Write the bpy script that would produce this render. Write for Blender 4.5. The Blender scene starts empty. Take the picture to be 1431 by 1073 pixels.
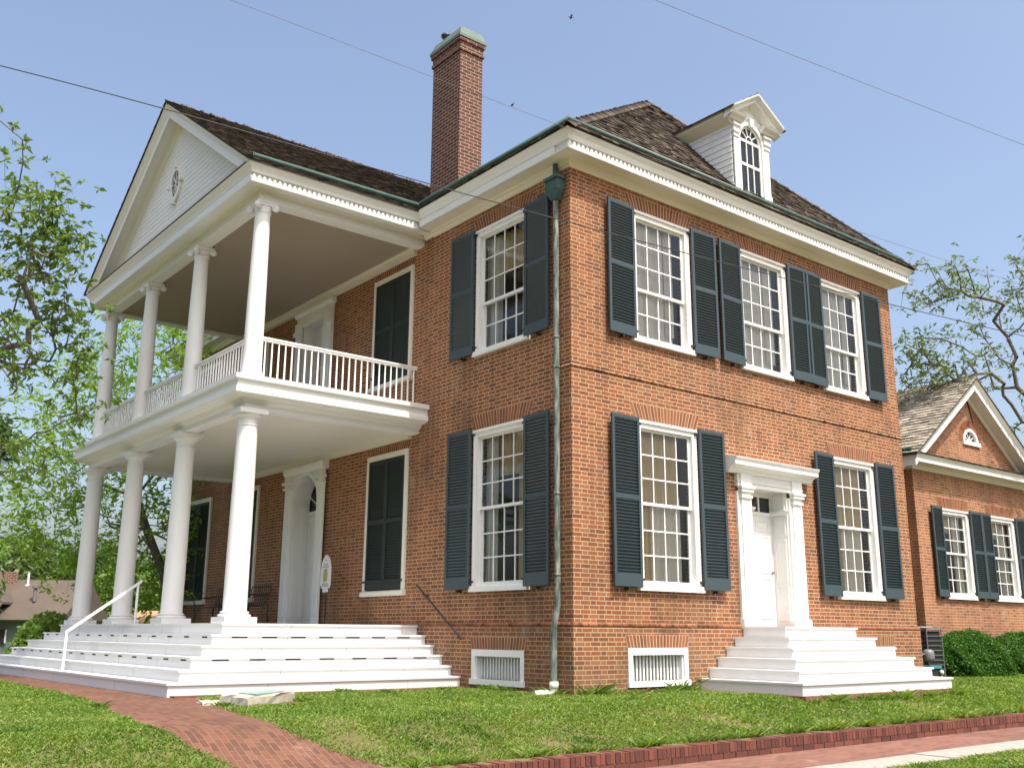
import bpy, math, random
import numpy as np
from mathutils import Vector, Matrix
random.seed(7); rng = np.random.default_rng(11)
S = bpy.context.scene
COL = S.collection
R = math.radians

# ---------------------------------------------------------------- camera
CAM = np.array([-10.407, -11.490, 0.871]); YAW, PITCH, ROLL, FPX = 51.332, 13.982, 0.361, 1397.88
def cam_axes():
    y, t, r = R(YAW), R(PITCH), R(ROLL)
    F = np.array([math.cos(y)*math.cos(t), math.sin(y)*math.cos(t), math.sin(t)])
    r0 = np.array([math.sin(y), -math.cos(y), 0.]); u0 = np.cross(r0, F)
    return math.cos(r)*r0+math.sin(r)*u0, -math.sin(r)*r0+math.cos(r)*u0, F
_R, _U, _F = cam_axes()
cd = bpy.data.cameras.new('camera'); cam = bpy.data.objects.new('camera', cd); COL.objects.link(cam)
cam.matrix_world = Matrix(((_R[0], _U[0], -_F[0], CAM[0]), (_R[1], _U[1], -_F[1], CAM[1]), (_R[2], _U[2], -_F[2], CAM[2]), (0, 0, 0, 1)))
cd.sensor_width = 36; cd.sensor_fit = 'HORIZONTAL'; cd.lens = FPX/1431*36
cd.clip_start = 0.05; cd.clip_end = 3000
S.camera = cam

# ---------------------------------------------------------------- sky, sun, exposure
SUN_EL, SUN_AZ = 61.0, 1.0          # degrees; azimuth measured from -Y towards -X
w = bpy.data.worlds.new('World'); S.world = w; w.use_nodes = True
nt = w.node_tree
sky = nt.nodes.new('ShaderNodeTexSky'); sky.sky_type = 'NISHITA'; sky.sun_disc = False
sky.sun_elevation = R(SUN_EL); sky.sun_rotation = math.pi + R(SUN_AZ)
sky.air_density = 1.0; sky.dust_density = 5.4; sky.ozone_density = 0.45
bg = nt.nodes['Background']; bg.inputs[1].default_value = 0.15
nt.links.new(sky.outputs[0], bg.inputs[0])
sd = bpy.data.lights.new('sun', 'SUN'); sd.energy = 2.9; sd.angle = R(0.53); sd.color = (1.0, 0.955, 0.88)
sun = bpy.data.objects.new('sun', sd); COL.objects.link(sun)
to_sun = Vector((-math.sin(R(SUN_AZ))*math.cos(R(SUN_EL)), -math.cos(R(SUN_AZ))*math.cos(R(SUN_EL)), math.sin(R(SUN_EL))))
sun.rotation_euler = to_sun.to_track_quat('Z', 'Y').to_euler()
S.view_settings.view_transform = 'Standard'; S.view_settings.look = 'None'
S.view_settings.exposure = 0.86; S.view_settings.gamma = 1
S.render.engine = 'CYCLES'
S.cycles.max_bounces = 7; S.cycles.diffuse_bounces = 4; S.cycles.transparent_max_bounces = 16

# ---------------------------------------------------------------- helpers
class MB:
    """collects polygons; build() links them as ONE mesh object"""
    def __init__(s): s.v = []; s.f = []; s.c = []; s.sm = []
    def add(s, vs, fs, c=None, smooth=False):
        o = len(s.v); s.v += [tuple(map(float, q)) for q in vs]
        if c is None: c = random.random()
        for f in fs: s.f.append(tuple(i+o for i in f)); s.c.append(c); s.sm.append(smooth)
        return s
    def box(s, x0, x1, y0, y1, z0, z1, c=None):
        v = [(x, y, z) for z in (z0, z1) for y in (y0, y1) for x in (x0, x1)]
        return s.add(v, [(0,2,3,1),(4,5,7,6),(0,1,5,4),(2,6,7,3),(0,4,6,2),(1,3,7,5)], c)
    def obox(s, o, a, b, c3, c=None):
        """box from corner o with edge vectors a, b, c3"""
        o, a, b, c3 = map(np.array, (o, a, b, c3))
        v = [o+i*a+j*b+k*c3 for k in (0,1) for j in (0,1) for i in (0,1)]
        fl = np.dot(np.cross(a, b), c3) < 0
        fs = [(0,2,3,1),(4,5,7,6),(0,1,5,4),(2,6,7,3),(0,4,6,2),(1,3,7,5)]
        if fl: fs = [f[::-1] for f in fs]
        return s.add(v, fs, c)
    def poly(s, pts, c=None): return s.add(pts, [tuple(range(len(pts)))], c)
    def prism(s, pts, d, c=None):
        """closed polygon pts (3D) extruded by vector d"""
        n = len(pts); p = [np.array(q, float) for q in pts]; d = np.array(d, float)
        nr = sum((np.cross(p[i]-p[0], p[(i+1) % n]-p[0]) for i in range(1, n-1)), np.zeros(3))
        if np.dot(nr, d) > 0: p = p[::-1]
        v = p+[q+d for q in p]
        fs = [tuple(range(n)), tuple(range(2*n-1, n-1, -1))]+[(i, i+n, (i+1) % n+n, (i+1) % n) for i in range(n)]
        fs = [fs[0], fs[1]]+[(i, i+n, (i+1) % n+n, (i+1) % n)[::1] for i in range(n)]
        return s.add(v, fs, c)
    def tube(s, pts, rad, n=8, c=None, cap=True, smooth=True):
        pts = [np.array(q, float) for q in pts]; m = len(pts)
        if not hasattr(rad, '__len__'): rad = [rad]*m
        vs = []; up = None
        for i in range(m):
            t = pts[min(i+1, m-1)]-pts[max(i-1, 0)]; t = t/(np.linalg.norm(t)+1e-9)
            if up is None: up = np.array([0, 0, 1.]) if abs(t[2]) < .9 else np.array([1., 0, 0])
            a = np.cross(up, t); a /= np.linalg.norm(a)+1e-9; b = np.cross(t, a); up = b
            for k in range(n):
                q = 2*math.pi*k/n; vs.append(pts[i]+rad[i]*(math.cos(q)*a+math.sin(q)*b))
        fs = [(i*n+k, i*n+(k+1) % n, (i+1)*n+(k+1) % n, (i+1)*n+k) for i in range(m-1) for k in range(n)]
        s.add(vs, fs, c, smooth)
        if cap: s.add(vs[:n], [tuple(range(n))[::-1]], c); s.add(vs[-n:], [tuple(range(n))], c)
        return s
    def lathe(s, cx, cy, prof, n=32, c=None):
        vs = [(cx+r*math.cos(2*math.pi*k/n), cy+r*math.sin(2*math.pi*k/n), z) for r, z in prof for k in range(n)]
        fs = [(i*n+k, i*n+(k+1) % n, (i+1)*n+(k+1) % n, (i+1)*n+k) for i in range(len(prof)-1) for k in range(n)]
        return s.add(vs, fs, c, True)
    def build(s, name, mat, parent=None, autosmooth=False):
        me = bpy.data.meshes.new(name); me.from_pydata(s.v, [], s.f)
        me.materials.append(mat)
        at = me.attributes.new('rnd', 'FLOAT', 'FACE'); at.data.foreach_set('value', np.array(s.c, dtype=np.float32))
        me.polygons.foreach_set('use_smooth', np.array(s.sm, dtype=bool)); me.update()
        o = bpy.data.objects.new(name, me); COL.objects.link(o)
        if parent is not None: o.parent = parent
        return o
def npmesh(name, verts, faces_n, idx, mat, rnd=None, parent=None, smooth=False):
    """fast mesh: idx (m, faces_n)"""
    me = bpy.data.meshes.new(name); nv = len(verts); m = len(idx)
    me.vertices.add(nv); me.vertices.foreach_set('co', np.ascontiguousarray(verts, dtype=np.float32).ravel())
    me.loops.add(m*faces_n); me.loops.foreach_set('vertex_index', np.ascontiguousarray(idx, dtype=np.int32).ravel())
    me.polygons.add(m); me.polygons.foreach_set('loop_start', np.arange(m, dtype=np.int32)*faces_n)
    me.polygons.foreach_set('use_smooth', np.full(m, smooth, dtype=bool))
    me.update(calc_edges=True); me.materials.append(mat)
    if rnd is not None:
        at = me.attributes.new('rnd', 'FLOAT', 'FACE'); at.data.foreach_set('value', np.ascontiguousarray(rnd, dtype=np.float32))
    o = bpy.data.objects.new(name, me); COL.objects.link(o)
    if parent is not None: o.parent = parent
    return o
def tag(o, label=None, cat=None, group=None, kind=None):
    if label: o['label'] = label
    if cat: o['category'] = cat
    if group: o['group'] = group
    if kind: o['kind'] = kind
    return o
def empty(name, loc=(0, 0, 0), parent=None):
    o = bpy.data.objects.new(name, None); o.location = loc; o.empty_display_size = .2; COL.objects.link(o)
    if parent is not None: o.parent = parent
    return o

# ---------------------------------------------------------------- materials
def new_mat(name):
    m = bpy.data.materials.new(name); m.use_nodes = True; t = m.node_tree
    return m, t, t.nodes['Principled BSDF']
class NB:
    def __init__(s, t): s.t = t
    def n(s, ty, **k):
        q = s.t.nodes.new(ty)
        for a, b in k.items(): setattr(q, a, b)
        return q
    def l(s, a, b): s.t.links.new(a, b)
    def val(s, x, inp):
        if hasattr(x, 'links') or isinstance(x, bpy.types.NodeSocket): s.l(x, inp)
        else: inp.default_value = x
    def m(s, op, a, b=None, c=None, clamp=False):
        q = s.n('ShaderNodeMath', operation=op); q.use_clamp = clamp; s.val(a, q.inputs[0])
        if b is not None: s.val(b, q.inputs[1])
        if c is not None: s.val(c, q.inputs[2])
        return q.outputs[0]
    def ramp(s, fac, stops, interp='LINEAR'):
        q = s.n('ShaderNodeValToRGB'); s.l(fac, q.inputs[0]); e = q.color_ramp; e.interpolation = interp
        while len(e.elements) < len(stops): e.elements.new(.5)
        for el, (p, c) in zip(e.elements, stops): el.position = p; el.color = (*c, 1)
        return q.outputs[0]
    def mix(s, f, a, b, mode='MIX'):
        q = s.n('ShaderNodeMix', data_type='RGBA', blend_type=mode)
        s.val(f, q.inputs[0])
        for x, i in ((a, 6), (b, 7)):
            if isinstance(x, tuple): q.inputs[i].default_value = (*x, 1)
            else: s.l(x, q.inputs[i])
        return q.outputs[2]
    def noise(s, scale, detail=3, vec=None, rough=.55, dims='3D'):
        q = s.n('ShaderNodeTexNoise'); q.inputs['Scale'].default_value = scale; q.inputs['Detail'].default_value = detail
        q.inputs['Roughness'].default_value = rough
        if vec is not None: s.l(vec, q.inputs['Vector'])
        return q.outputs['Fac']
    def pos(s): return s.n('ShaderNodeNewGeometry').outputs['Position']
    def attr(s, name='rnd'): return s.n('ShaderNodeAttribute', attribute_name=name).outputs['Fac']
    def bump(s, h, bsdf, strength=.5, dist=.01):
        q = s.n('ShaderNodeBump'); q.inputs['Strength'].default_value = strength; q.inputs['Distance'].default_value = dist
        s.l(h, q.inputs['Height']); s.l(q.outputs[0], bsdf.inputs['Normal'])
    def vscale(s, v, sc):
        q = s.n('ShaderNodeVectorMath', operation='MULTIPLY'); s.l(v, q.inputs[0]); q.inputs[1].default_value = sc; return q.outputs[0]

def brick_mat(name, stops, mortar=(.55, .405, .25), P=.33, hc=.0685, flat=False, fs=.64, mw=.0118, stain=1.0, running=False, ang=0., strength=.7):
    m, t, b = new_mat(name); k = NB(t)
    sx = k.n('ShaderNodeSeparateXYZ')
    if ang:
        mp = k.n('ShaderNodeMapping'); mp.inputs['Rotation'].default_value = (0, 0, ang); k.l(k.pos(), mp.inputs[0]); k.l(mp.outputs[0], sx.inputs[0])
    else: k.l(k.pos(), sx.inputs[0])
    X, Y, Z = sx.outputs
    if flat: u0, z0 = X, Y
    else:
        ns = k.n('ShaderNodeSeparateXYZ'); k.l(k.n('ShaderNodeNewGeometry').outputs['True Normal'], ns.inputs[0])
        isx = k.m('GREATER_THAN', k.m('ABSOLUTE', ns.outputs[0]), .6)
        u0 = k.m('ADD', k.m('MULTIPLY', X, k.m('SUBTRACT', 1, isx)), k.m('MULTIPLY', Y, isx)); z0 = Z
    # slight waviness of hand-laid courses
    nz = k.noise(1.7, 2)
    z1 = k.m('ADD', z0, k.m('MULTIPLY', k.m('SUBTRACT', nz, .5), .02))
    n2 = k.noise(9, 2)
    u1 = k.m('ADD', u0, k.m('MULTIPLY', k.m('SUBTRACT', n2, .5), .014))
    row = k.m('FLOOR', k.m('DIVIDE', z1, hc)); fz = k.m('SUBTRACT', k.m('DIVIDE', z1, hc), row)
    odd = k.m('MODULO', k.m('ABSOLUTE', row), 2)
    wr = k.n('ShaderNodeTexWhiteNoise', noise_dimensions='1D'); k.l(row, wr.inputs['W'])
    uu = k.m('ADD', k.m('ADD', k.m('DIVIDE', u1, P), k.m('MULTIPLY', odd, .5)), k.m('MULTIPLY', wr.outputs[0], .06))
    cell = k.m('FLOOR', uu); fu = k.m('SUBTRACT', uu, cell)
    if running:
        du = k.m('MULTIPLY', k.m('MINIMUM', fu, k.m('SUBTRACT', 1, fu)), P); hd = 0.0
        bid = cell
    else:
        hd = k.m('GREATER_THAN', fu, fs)
        da = k.m('MINIMUM', fu, k.m('ABSOLUTE', k.m('SUBTRACT', fu, fs))); da = k.m('MINIMUM', da, k.m('SUBTRACT', 1, fu))
        du = k.m('MULTIPLY', da, P); bid = k.m('ADD', k.m('MULTIPLY', cell, 2), hd)
    dz = k.m('MULTIPLY', k.m('MINIMUM', fz, k.m('SUBTRACT', 1, fz)), hc)
    rag = k.m('MULTIPLY', k.m('SUBTRACT', k.noise(60, 2), .5), .006)
    d = k.m('ADD', k.m('MINIMUM', du, dz), rag)
    mor = k.m('SUBTRACT', 1, k.m('DIVIDE', k.m('SUBTRACT', d, mw*.40), mw*.32, clamp=True), clamp=True)
    cv = k.n('ShaderNodeCombineXYZ'); k.l(bid, cv.inputs[0]); k.l(row, cv.inputs[1])
    wn = k.n('ShaderNodeTexWhiteNoise', noise_dimensions='2D'); k.l(cv.outputs[0], wn.inputs['Vector'])
    patch = k.noise(.55, 3)
    fac = k.m('ADD', k.m('MULTIPLY', wn.outputs[0], .78), k.m('MULTIPLY', patch, .22))
    col = k.ramp(fac, stops)
    col = k.mix(k.m('MULTIPLY', k.noise(45, 3), .35), col, (.12, .06, .04))
    st = k.m('MULTIPLY', k.m('SUBTRACT', k.noise(.9, 4, rough=.7), .50, clamp=True), 2.4*stain, clamp=True)
    col = k.mix(k.m('MULTIPLY', st, .5), col, (.20, .135, .085))
    mcol = k.mix(k.m('MULTIPLY', k.noise(3, 3), .8), mortar, tuple(.55*q for q in mortar))
    out = k.mix(mor, col, mcol)
    if stain:
        pv = k.vscale(k.pos(), (1., 1., .45))
        soot = k.m('MULTIPLY', k.m('SUBTRACT', k.noise(.8, 6, pv, rough=.68), .49, clamp=True), 5*stain, clamp=True)
        out = k.mix(k.m('MULTIPLY', soot, .52), out, (.075, .045, .030))
        effl = k.m('MULTIPLY', k.m('SUBTRACT', k.noise(1.3, 7, k.vscale(k.pos(), (1., 1.1, .6)), rough=.72), .585, clamp=True), 8*stain, clamp=True)
        out = k.mix(k.m('MULTIPLY', effl, .30), out, (.52, .42, .33))
        if not flat:
            damp = k.m('MULTIPLY', k.m('SUBTRACT', k.m('ADD', .95, k.m('MULTIPLY', k.noise(1.6, 5), .9)), k.m('ADD', Z, .55), clamp=True), 1.3, clamp=True)
            out = k.mix(k.m('MULTIPLY', damp, .34), out, (.13, .10, .065))
    k.l(out, b.inputs['Base Color']); b.inputs['Roughness'].default_value = .93
    b.inputs['Specular IOR Level'].default_value = .25
    hgt = k.m('ADD', k.m('SUBTRACT', 1, mor), k.m('MULTIPLY', k.noise(90, 2), .35))
    k.bump(hgt, b, strength, .006)
    return m
BR = [(0.0, (.115, .055, .034)), (.16, (.185, .070, .037)), (.40, (.24, .083, .037)), (.62, (.295, .099, .039)), (.8, (.32, .128, .052)), (.9, (.26, .140, .072)), (1., (.20, .122, .075))]
M = {}
M['brick'] = brick_mat('red_brick_flemish', BR)
M['chimney_brick'] = brick_mat('chimney_brick', [(0, (.055, .028, .024)), (.5, (.115, .044, .033)), (1., (.155, .060, .042))], mortar=(.40, .32, .24), P=.22, hc=.078, running=True, stain=.2, mw=.0145)
M['annex_brick'] = brick_mat('annex_brick', [(0.0, (.16, .08, .05)), (.3, (.30, .115, .06)), (.65, (.40, .155, .075)), (1., (.37, .17, .095))], P=.33, stain=.8)
M['path_brick'] = brick_mat('path_brick', [(0.0, (.085, .040, .028)), (.5, (.15, .062, .038)), (1., (.20, .092, .058))], mortar=(.22, .14, .10), P=.21, hc=.07, flat=True, running=True, ang=R(98), mw=.008, stain=.7, strength=.4)
M['walk_brick'] = brick_mat('walk_brick', [(0.0, (.14, .062, .048)), (.5, (.21, .092, .068)), (1., (.27, .13, .095))], mortar=(.32, .19, .14), P=.205, hc=.07, flat=True, running=True, mw=.007, stain=.9, strength=.35)

def rnd_mat(name, stops, rough=.85, nscale=30, nstr=.35, bump=.3, spec=.3, streak=None):
    m, t, b = new_mat(name); k = NB(t)
    vec = k.vscale(k.pos(), streak) if streak else k.pos()
    f = k.m('ADD', k.m('MULTIPLY', k.attr(), 1-nstr), k.m('MULTIPLY', k.noise(nscale, 4, vec), nstr))
    k.l(k.ramp(f, stops), b.inputs['Base Color']); b.inputs['Roughness'].default_value = rough
    b.inputs['Specular IOR Level'].default_value = spec
    if bump: k.bump(k.noise(nscale*2, 3, vec), b, bump, .004)
    return m
M['voussoir'] = rnd_mat('rubbed_brick', [(0, (.12, .055, .034)), (.35, (.20, .075, .038)), (.7, (.26, .098, .044)), (1, (.27, .125, .062))], bump=.4, nscale=50)
M['kerb_brick'] = rnd_mat('kerb_brick', [(0, (.055, .026, .022)), (.45, (.13, .045, .032)), (1, (.20, .070, .045))], bump=.5, nscale=25)
M['mortar'] = rnd_mat('mortar', [(0, (.34, .24, .15)), (1, (.50, .36, .225))], nscale=20)
M['dark_mortar'] = rnd_mat('dark_mortar', [(0, (.17, .11, .075)), (1, (.27, .17, .12))], nscale=20)

def paint(name, col, rough=.5, dirt=.12, dcol=(.35, .33, .27), bump=.06, nscale=2.5):
    m, t, b = new_mat(name); k = NB(t)
    f = k.m('MULTIPLY', k.m('SUBTRACT', k.noise(nscale, 6, rough=.65), .42, clamp=True), 4*dirt, clamp=True)
    c = k.mix(f, col, dcol)
    k.l(c, b.inputs['Base Color']); b.inputs['Roughness'].default_value = rough
    k.bump(k.noise(24, 3), b, bump, .004)
    return m
M['white'] = paint('white_paint', (.75, .75, .725))
M['column'] = paint('column_paint', (.75, .75, .74), dirt=.09, rough=.5)
M['cream'] = paint('soffit_cream_paint', (.70, .67, .58), dirt=.16, dcol=(.42, .40, .30))
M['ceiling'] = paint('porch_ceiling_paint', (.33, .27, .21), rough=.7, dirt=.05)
M['white_old'] = paint('weathered_white_boards', (.74, .75, .73), rough=.7, dirt=.22, dcol=(.42, .41, .37), nscale=5)
M['step'] = paint('step_paint', (.68, .68, .67), rough=.65, dirt=.26, dcol=(.42, .42, .39), nscale=2.2)
M['shutter'] = paint('shutter_green_paint', (.034, .056, .066), rough=.5, dirt=.3, dcol=(.055, .078, .085), nscale=3)
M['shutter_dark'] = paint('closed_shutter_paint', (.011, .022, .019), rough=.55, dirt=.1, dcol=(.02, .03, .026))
M['iron'] = paint('black_iron', (.018, .018, .02), rough=.5, dirt=.2, dcol=(.06, .05, .045))
M['copper'] = rnd_mat('green_copper', [(.25, (.035, .055, .052)), (.42, (.085, .12, .11)), (.55, (.19, .215, .175)), (.72, (.32, .33, .27))], rough=.55, nscale=5, nstr=1.0, streak=(5, 5, .8))
M['copper_pale'] = rnd_mat('pale_copper', [(0, (.085, .12, .10)), (1, (.18, .25, .205))], rough=.6, nscale=3, nstr=.8)
M['gutter'] = rnd_mat('dark_green_gutter', [(0, (.02, .045, .04)), (.6, (.05, .10, .085)), (1, (.12, .19, .16))], rough=.45, nscale=6, nstr=.9)
M['pipe_white'] = paint('white_plastic', (.70, .68, .60), rough=.4, dirt=.3)
M['stone'] = rnd_mat('rough_stone', [(0, (.24, .21, .16)), (.5, (.42, .38, .31)), (1, (.58, .55, .47))], nscale=7, nstr=.95, bump=1.0)
M['concrete'] = rnd_mat('concrete', [(0, (.20, .18, .15)), (.5, (.34, .31, .27)), (1, (.48, .45, .41))], nscale=14, nstr=.9, bump=.8)
M['plaque'] = paint('patina_plaque', (.22, .36, .33), rough=.5, dirt=.3, dcol=(.12, .2, .18))
M['interior'] = paint('interior_plaster', (.28, .21, .13), rough=.9)
M['dark'] = paint('dark_gap', (.012, .012, .012), rough=.9, dirt=0)
M['dark_pane'] = paint('dark_pane', (.02, .024, .03), rough=.08, dirt=0, bump=.0)
M['curtain'] = rnd_mat('sheer_curtain', [(0, (.58, .54, .46)), (.5, (.74, .71, .64)), (1, (.84, .82, .77))], nscale=3, nstr=.6, bump=0, streak=(12, 12, .4))
M['curtain_gold'] = rnd_mat('gold_curtain', [(0, (.40, .29, .14)), (.5, (.62, .48, .26)), (1, (.76, .63, .39))], nscale=3, nstr=.6, bump=0, streak=(12, 12, .4))
M['bark'] = rnd_mat('bark', [(0, (.06, .05, .04)), (.5, (.14, .12, .10)), (1, (.24, .21, .17))], nscale=8, nstr=.8, bump=.6, streak=(3, 3, .6))
M['fh_wall'] = paint('grey_green_siding', (.10, .16, .14), rough=.8)
M['fh_roof'] = rnd_mat('brown_asphalt_shingles', [(0, (.075, .060, .047)), (1, (.135, .105, .08))], nscale=1.2, nstr=.9)
M['tan_roof'] = rnd_mat('tan_shingles', [(0, (.42, .25, .13)), (1, (.50, .31, .17))], nscale=2, nstr=.8)
M['metal'] = paint('galvanised_metal', (.15, .155, .16), rough=.4)
M['teal'] = paint('teal_plastic', (.02, .22, .22), rough=.4)
M['sign_gold'] = paint('sign_gold', (.42, .38, .16), rough=.6)
M['sign_blue'] = paint('sign_blue', (.10, .16, .28), rough=.6)
M['wire'] = paint('cable_rubber', (.03, .03, .035), rough=.6, dirt=0)
M['wire_pale'] = paint('pale_cable', (.14, .14, .15), rough=.6, dirt=0)
M['feather'] = paint('bird_feather', (.07, .055, .045), rough=.8, dirt=.4, dcol=(.25, .2, .15), nscale=40)
SHK = dict(nscale=14, nstr=.22, bump=.6, rough=.95, spec=.15, streak=(1, 1, .3))
M['shake'] = rnd_mat('brown_wood_shakes', [(0, (.026, .021, .017)), (.5, (.068, .054, .041)), (.85, (.125, .102, .078)), (1, (.22, .19, .155))], **SHK)
M['shake_dark'] = rnd_mat('dark_wood_shakes', [(0, (.022, .018, .014)), (.5, (.062, .049, .037)), (1, (.15, .12, .09))], **SHK)
M['shake_pale'] = rnd_mat('pale_wood_shakes', [(0, (.14, .12, .095)), (.5, (.30, .265, .21)), (1, (.42, .38, .31))], **SHK)
M['deck_dark'] = paint('roof_underlay', (.02, .016, .012), rough=.95, dirt=0)

def glass_mat():
    m = bpy.data.materials.new('window_glass'); m.use_nodes = True; t = m.node_tree; k = NB(t)
    for q in list(t.nodes):
        if q.type != 'OUTPUT_MATERIAL': t.nodes.remove(q)
    out = t.nodes['Material Output']
    tr = k.n('ShaderNodeBsdfTransparent'); tr.inputs[0].default_value = (.93, .94, .92, 1)
    gl = k.n('ShaderNodeBsdfGlossy'); gl.inputs['Roughness'].default_value = .03; gl.inputs[0].default_value = (.9, .93, .95, 1)
    fr = k.n('ShaderNodeFresnel'); fr.inputs[0].default_value = 1.5
    bp = k.n('ShaderNodeBump'); bp.inputs['Strength'].default_value = .25; bp.inputs['Distance'].default_value = .02
    k.l(k.noise(2.2, 1), bp.inputs['Height']); k.l(bp.outputs[0], gl.inputs['Normal']); k.l(bp.outputs[0], fr.inputs['Normal'])
    mx = k.n('ShaderNodeMixShader'); k.l(k.m('MULTIPLY', fr.outputs[0], 1.15, clamp=True), mx.inputs[0])
    k.l(tr.outputs[0], mx.inputs[1]); k.l(gl.outputs[0], mx.inputs[2]); k.l(mx.outputs[0], out.inputs[0])
    return m
M['glass'] = glass_mat()

def leaf_mat(name, stops, trans=.35):
    m, t, b = new_mat(name); k = NB(t)
    f = k.m('ADD', k.m('MULTIPLY', k.attr(), .7), k.m('MULTIPLY', k.noise(1.2, 3), .3))
    c = k.ramp(f, stops); k.l(c, b.inputs['Base Color']); b.inputs['Roughness'].default_value = .5
    b.inputs['Specular IOR Level'].default_value = .35
    tl = k.n('ShaderNodeBsdfTranslucent'); k.l(k.mix(1.0, c, (1.25, 1.3, .55), 'MULTIPLY'), tl.inputs[0])
    mx = k.n('ShaderNodeMixShader'); mx.inputs[0].default_value = trans
    k.l(b.outputs[0], mx.inputs[1]); k.l(tl.outputs[0], mx.inputs[2]); k.l(mx.outputs[0], t.nodes['Material Output'].inputs[0])
    return m
M['leaf'] = leaf_mat('spring_leaves', [(0, (.07, .125, .03)), (.5, (.15, .24, .05)), (1, (.26, .36, .09))], .45)
M['leaf_bright'] = leaf_mat('bright_spring_leaves', [(0, (.11, .20, .02)), (.5, (.22, .37, .035)), (1, (.34, .50, .08))], .5)
M['leaf_dark'] = leaf_mat('dark_leaves', [(0, (.04, .08, .025)), (.5, (.085, .15, .04)), (1, (.15, .23, .07))])
M['leaf_pale'] = leaf_mat('young_grey_green_leaves', [(0, (.08, .125, .045)), (.5, (.15, .22, .08)), (1, (.26, .34, .14))])
M['leaf_bush'] = leaf_mat('boxwood_leaves', [(0, (.015, .055, .008)), (.5, (.05, .145, .014)), (1, (.12, .27, .03))], .3)
M['grass'] = leaf_mat('grass_blades', [(0, (.037, .088, .015)), (.34, (.115, .208, .026)), (.68, (.205, .29, .050)), (1, (.36, .33, .14))], .4)

def ground_mat():
    m, t, b = new_mat('lawn_soil'); k = NB(t)
    c = k.ramp(k.noise(2.0, 5, rough=.7), [(.3, (.06, .07, .02)), (.45, (.12, .11, .045)), (.6, (.24, .17, .10))])
    c = k.mix(k.m('MULTIPLY', k.noise(40, 4), .5), c, (.06, .08, .02))
    k.l(c, b.inputs['Base Color']); b.inputs['Roughness'].default_value = 1; b.inputs['Specular IOR Level'].default_value = .1
    k.bump(k.noise(40, 4), b, .8, .02); return m
M['ground'] = ground_mat()

# ---------------------------------------------------------------- ground
KY = -3.40                               # back of the brick kerb
def sstep(t): t = np.clip(t, 0, 1); return t*t*(3-2*t)
def gh(x, y):
    x = np.asarray(x, float); y = np.asarray(y, float)
    h = -.03-.31*sstep((-1.6-y)/1.8)
    pad = sstep((1.1-np.abs(x-4.9)+2.3)/.6)*0
    h = h+pad
    # ramp down to the walk west of the kerb end, and the flat beyond the kerb
    low = np.where(x > -5.05, np.where(y < KY-.12, -.52, h), -.34-.18*sstep((KY-y)/1.0))
    h = np.where(y < KY-.12, low, h)
    # the hill falls away to the north west
    h = h-3.2*sstep((y-.35*x-17)/16.)
    h = h-1.2*sstep((-x-14)/20.)
    bumps = .015*np.sin(x*1.7+.3*y)*np.sin(y*1.3)*(1-sstep((y+3.3)/-.3))*sstep((np.abs(y)-0)/1)
    far = .0
    return h
def axis_coords(lo, hi, flo, fhi, fine, n):
    a = np.arange(flo, fhi+1e-6, fine)
    l = flo-np.geomspace(fine, flo-lo, n)[::1]; r = fhi+np.geomspace(fine, hi-fhi, n)
    return np.concatenate([l[::-1], a, r])
gx = axis_coords(-900, 900, -16, 22, .25, 22)
gx = np.unique(np.concatenate([gx, [-5.06, -5.05]]))
gy = axis_coords(-900, 1500, -14, 30, .25, 24); gy = np.unique(np.concatenate([gy[np.abs(gy-(KY-.12)) > .05], [KY-.125, KY-.115]]))
X_, Y_ = np.meshgrid(gx, gy); Z_ = gh(X_, Y_)
vv = np.stack([X_.ravel(), Y_.ravel(), Z_.ravel()], 1); nx, ny = len(gx), len(gy)
ii = (np.arange(ny-1)[:, None]*nx+np.arange(nx-1)[None]).ravel()
g = npmesh('lawn_ground', vv, 4, np.stack([ii, ii+1, ii+nx+1, ii+nx], 1), M['ground'], smooth=True); tag(g, kind='structure')

def strip(name, ys, left, right, mat, lift, nseg=8):
    L = np.interp(ys, *left); Rr = np.interp(ys, *right); vs = []; 
    for y, a, b in zip(ys, L, Rr):
        for i in range(nseg+1):
            x = a+(b-a)*i/nseg; vs.append((x, y, float(gh(x, y))+lift))
    n = nseg+1; idx = [(r*n+i, r*n+i+1, (r+1)*n+i+1, (r+1)*n+i) for r in range(len(ys)-1) for i in range(nseg)]
    return npmesh(name, np.array(vs), 4, np.array(idx), mat)
ys = np.arange(-4.7, 13.8, .1)
LP = ([-4.8, -2.86, -2.27, -1.21, .7, 3.3, 5.5, 8.94, 14], [-6.2, -6.52, -6.74, -6.77, -6.52, -6.06, -5.98, -5.84, -5.75])
RP = ([-4.8, -3.42, -3.41, -2.65, -2.05, -.1, 1.1, 2.29, 2.8, 14], [-5.06, -5.06, -5.10, -5.43, -5.66, -5.32, -5.05, -4.78, -4.6, -4.6])
tag(strip('brick_path', ys, LP, RP, M['path_brick'], .008), kind='structure')
tag(strip('brick_sidewalk', np.arange(-4.66, KY-.125, .1), ([-6, 0], [-30, -30]), ([-6, 0], [40, 40]), M['walk_brick'], .012, 60), kind='structure')
# brick apron along the foot of the porch steps and the lawn steps
mb = MB(); mb.box(-5.02, .0, 2.62, 2.80, -.2, .0); mb.build('brick_apron', M['walk_brick']); tag(bpy.data.objects['brick_apron'], kind='structure')
# concrete curb
mb = MB(); x = -30.
while x < 40:
    L = 2.4; mb.box(x, x+L-.012, -5.16, -4.66, -.7, -.485+random.uniform(-.004, .004)); x += L
tag(mb.build('concrete_curb', M['concrete']), kind='structure')
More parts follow.
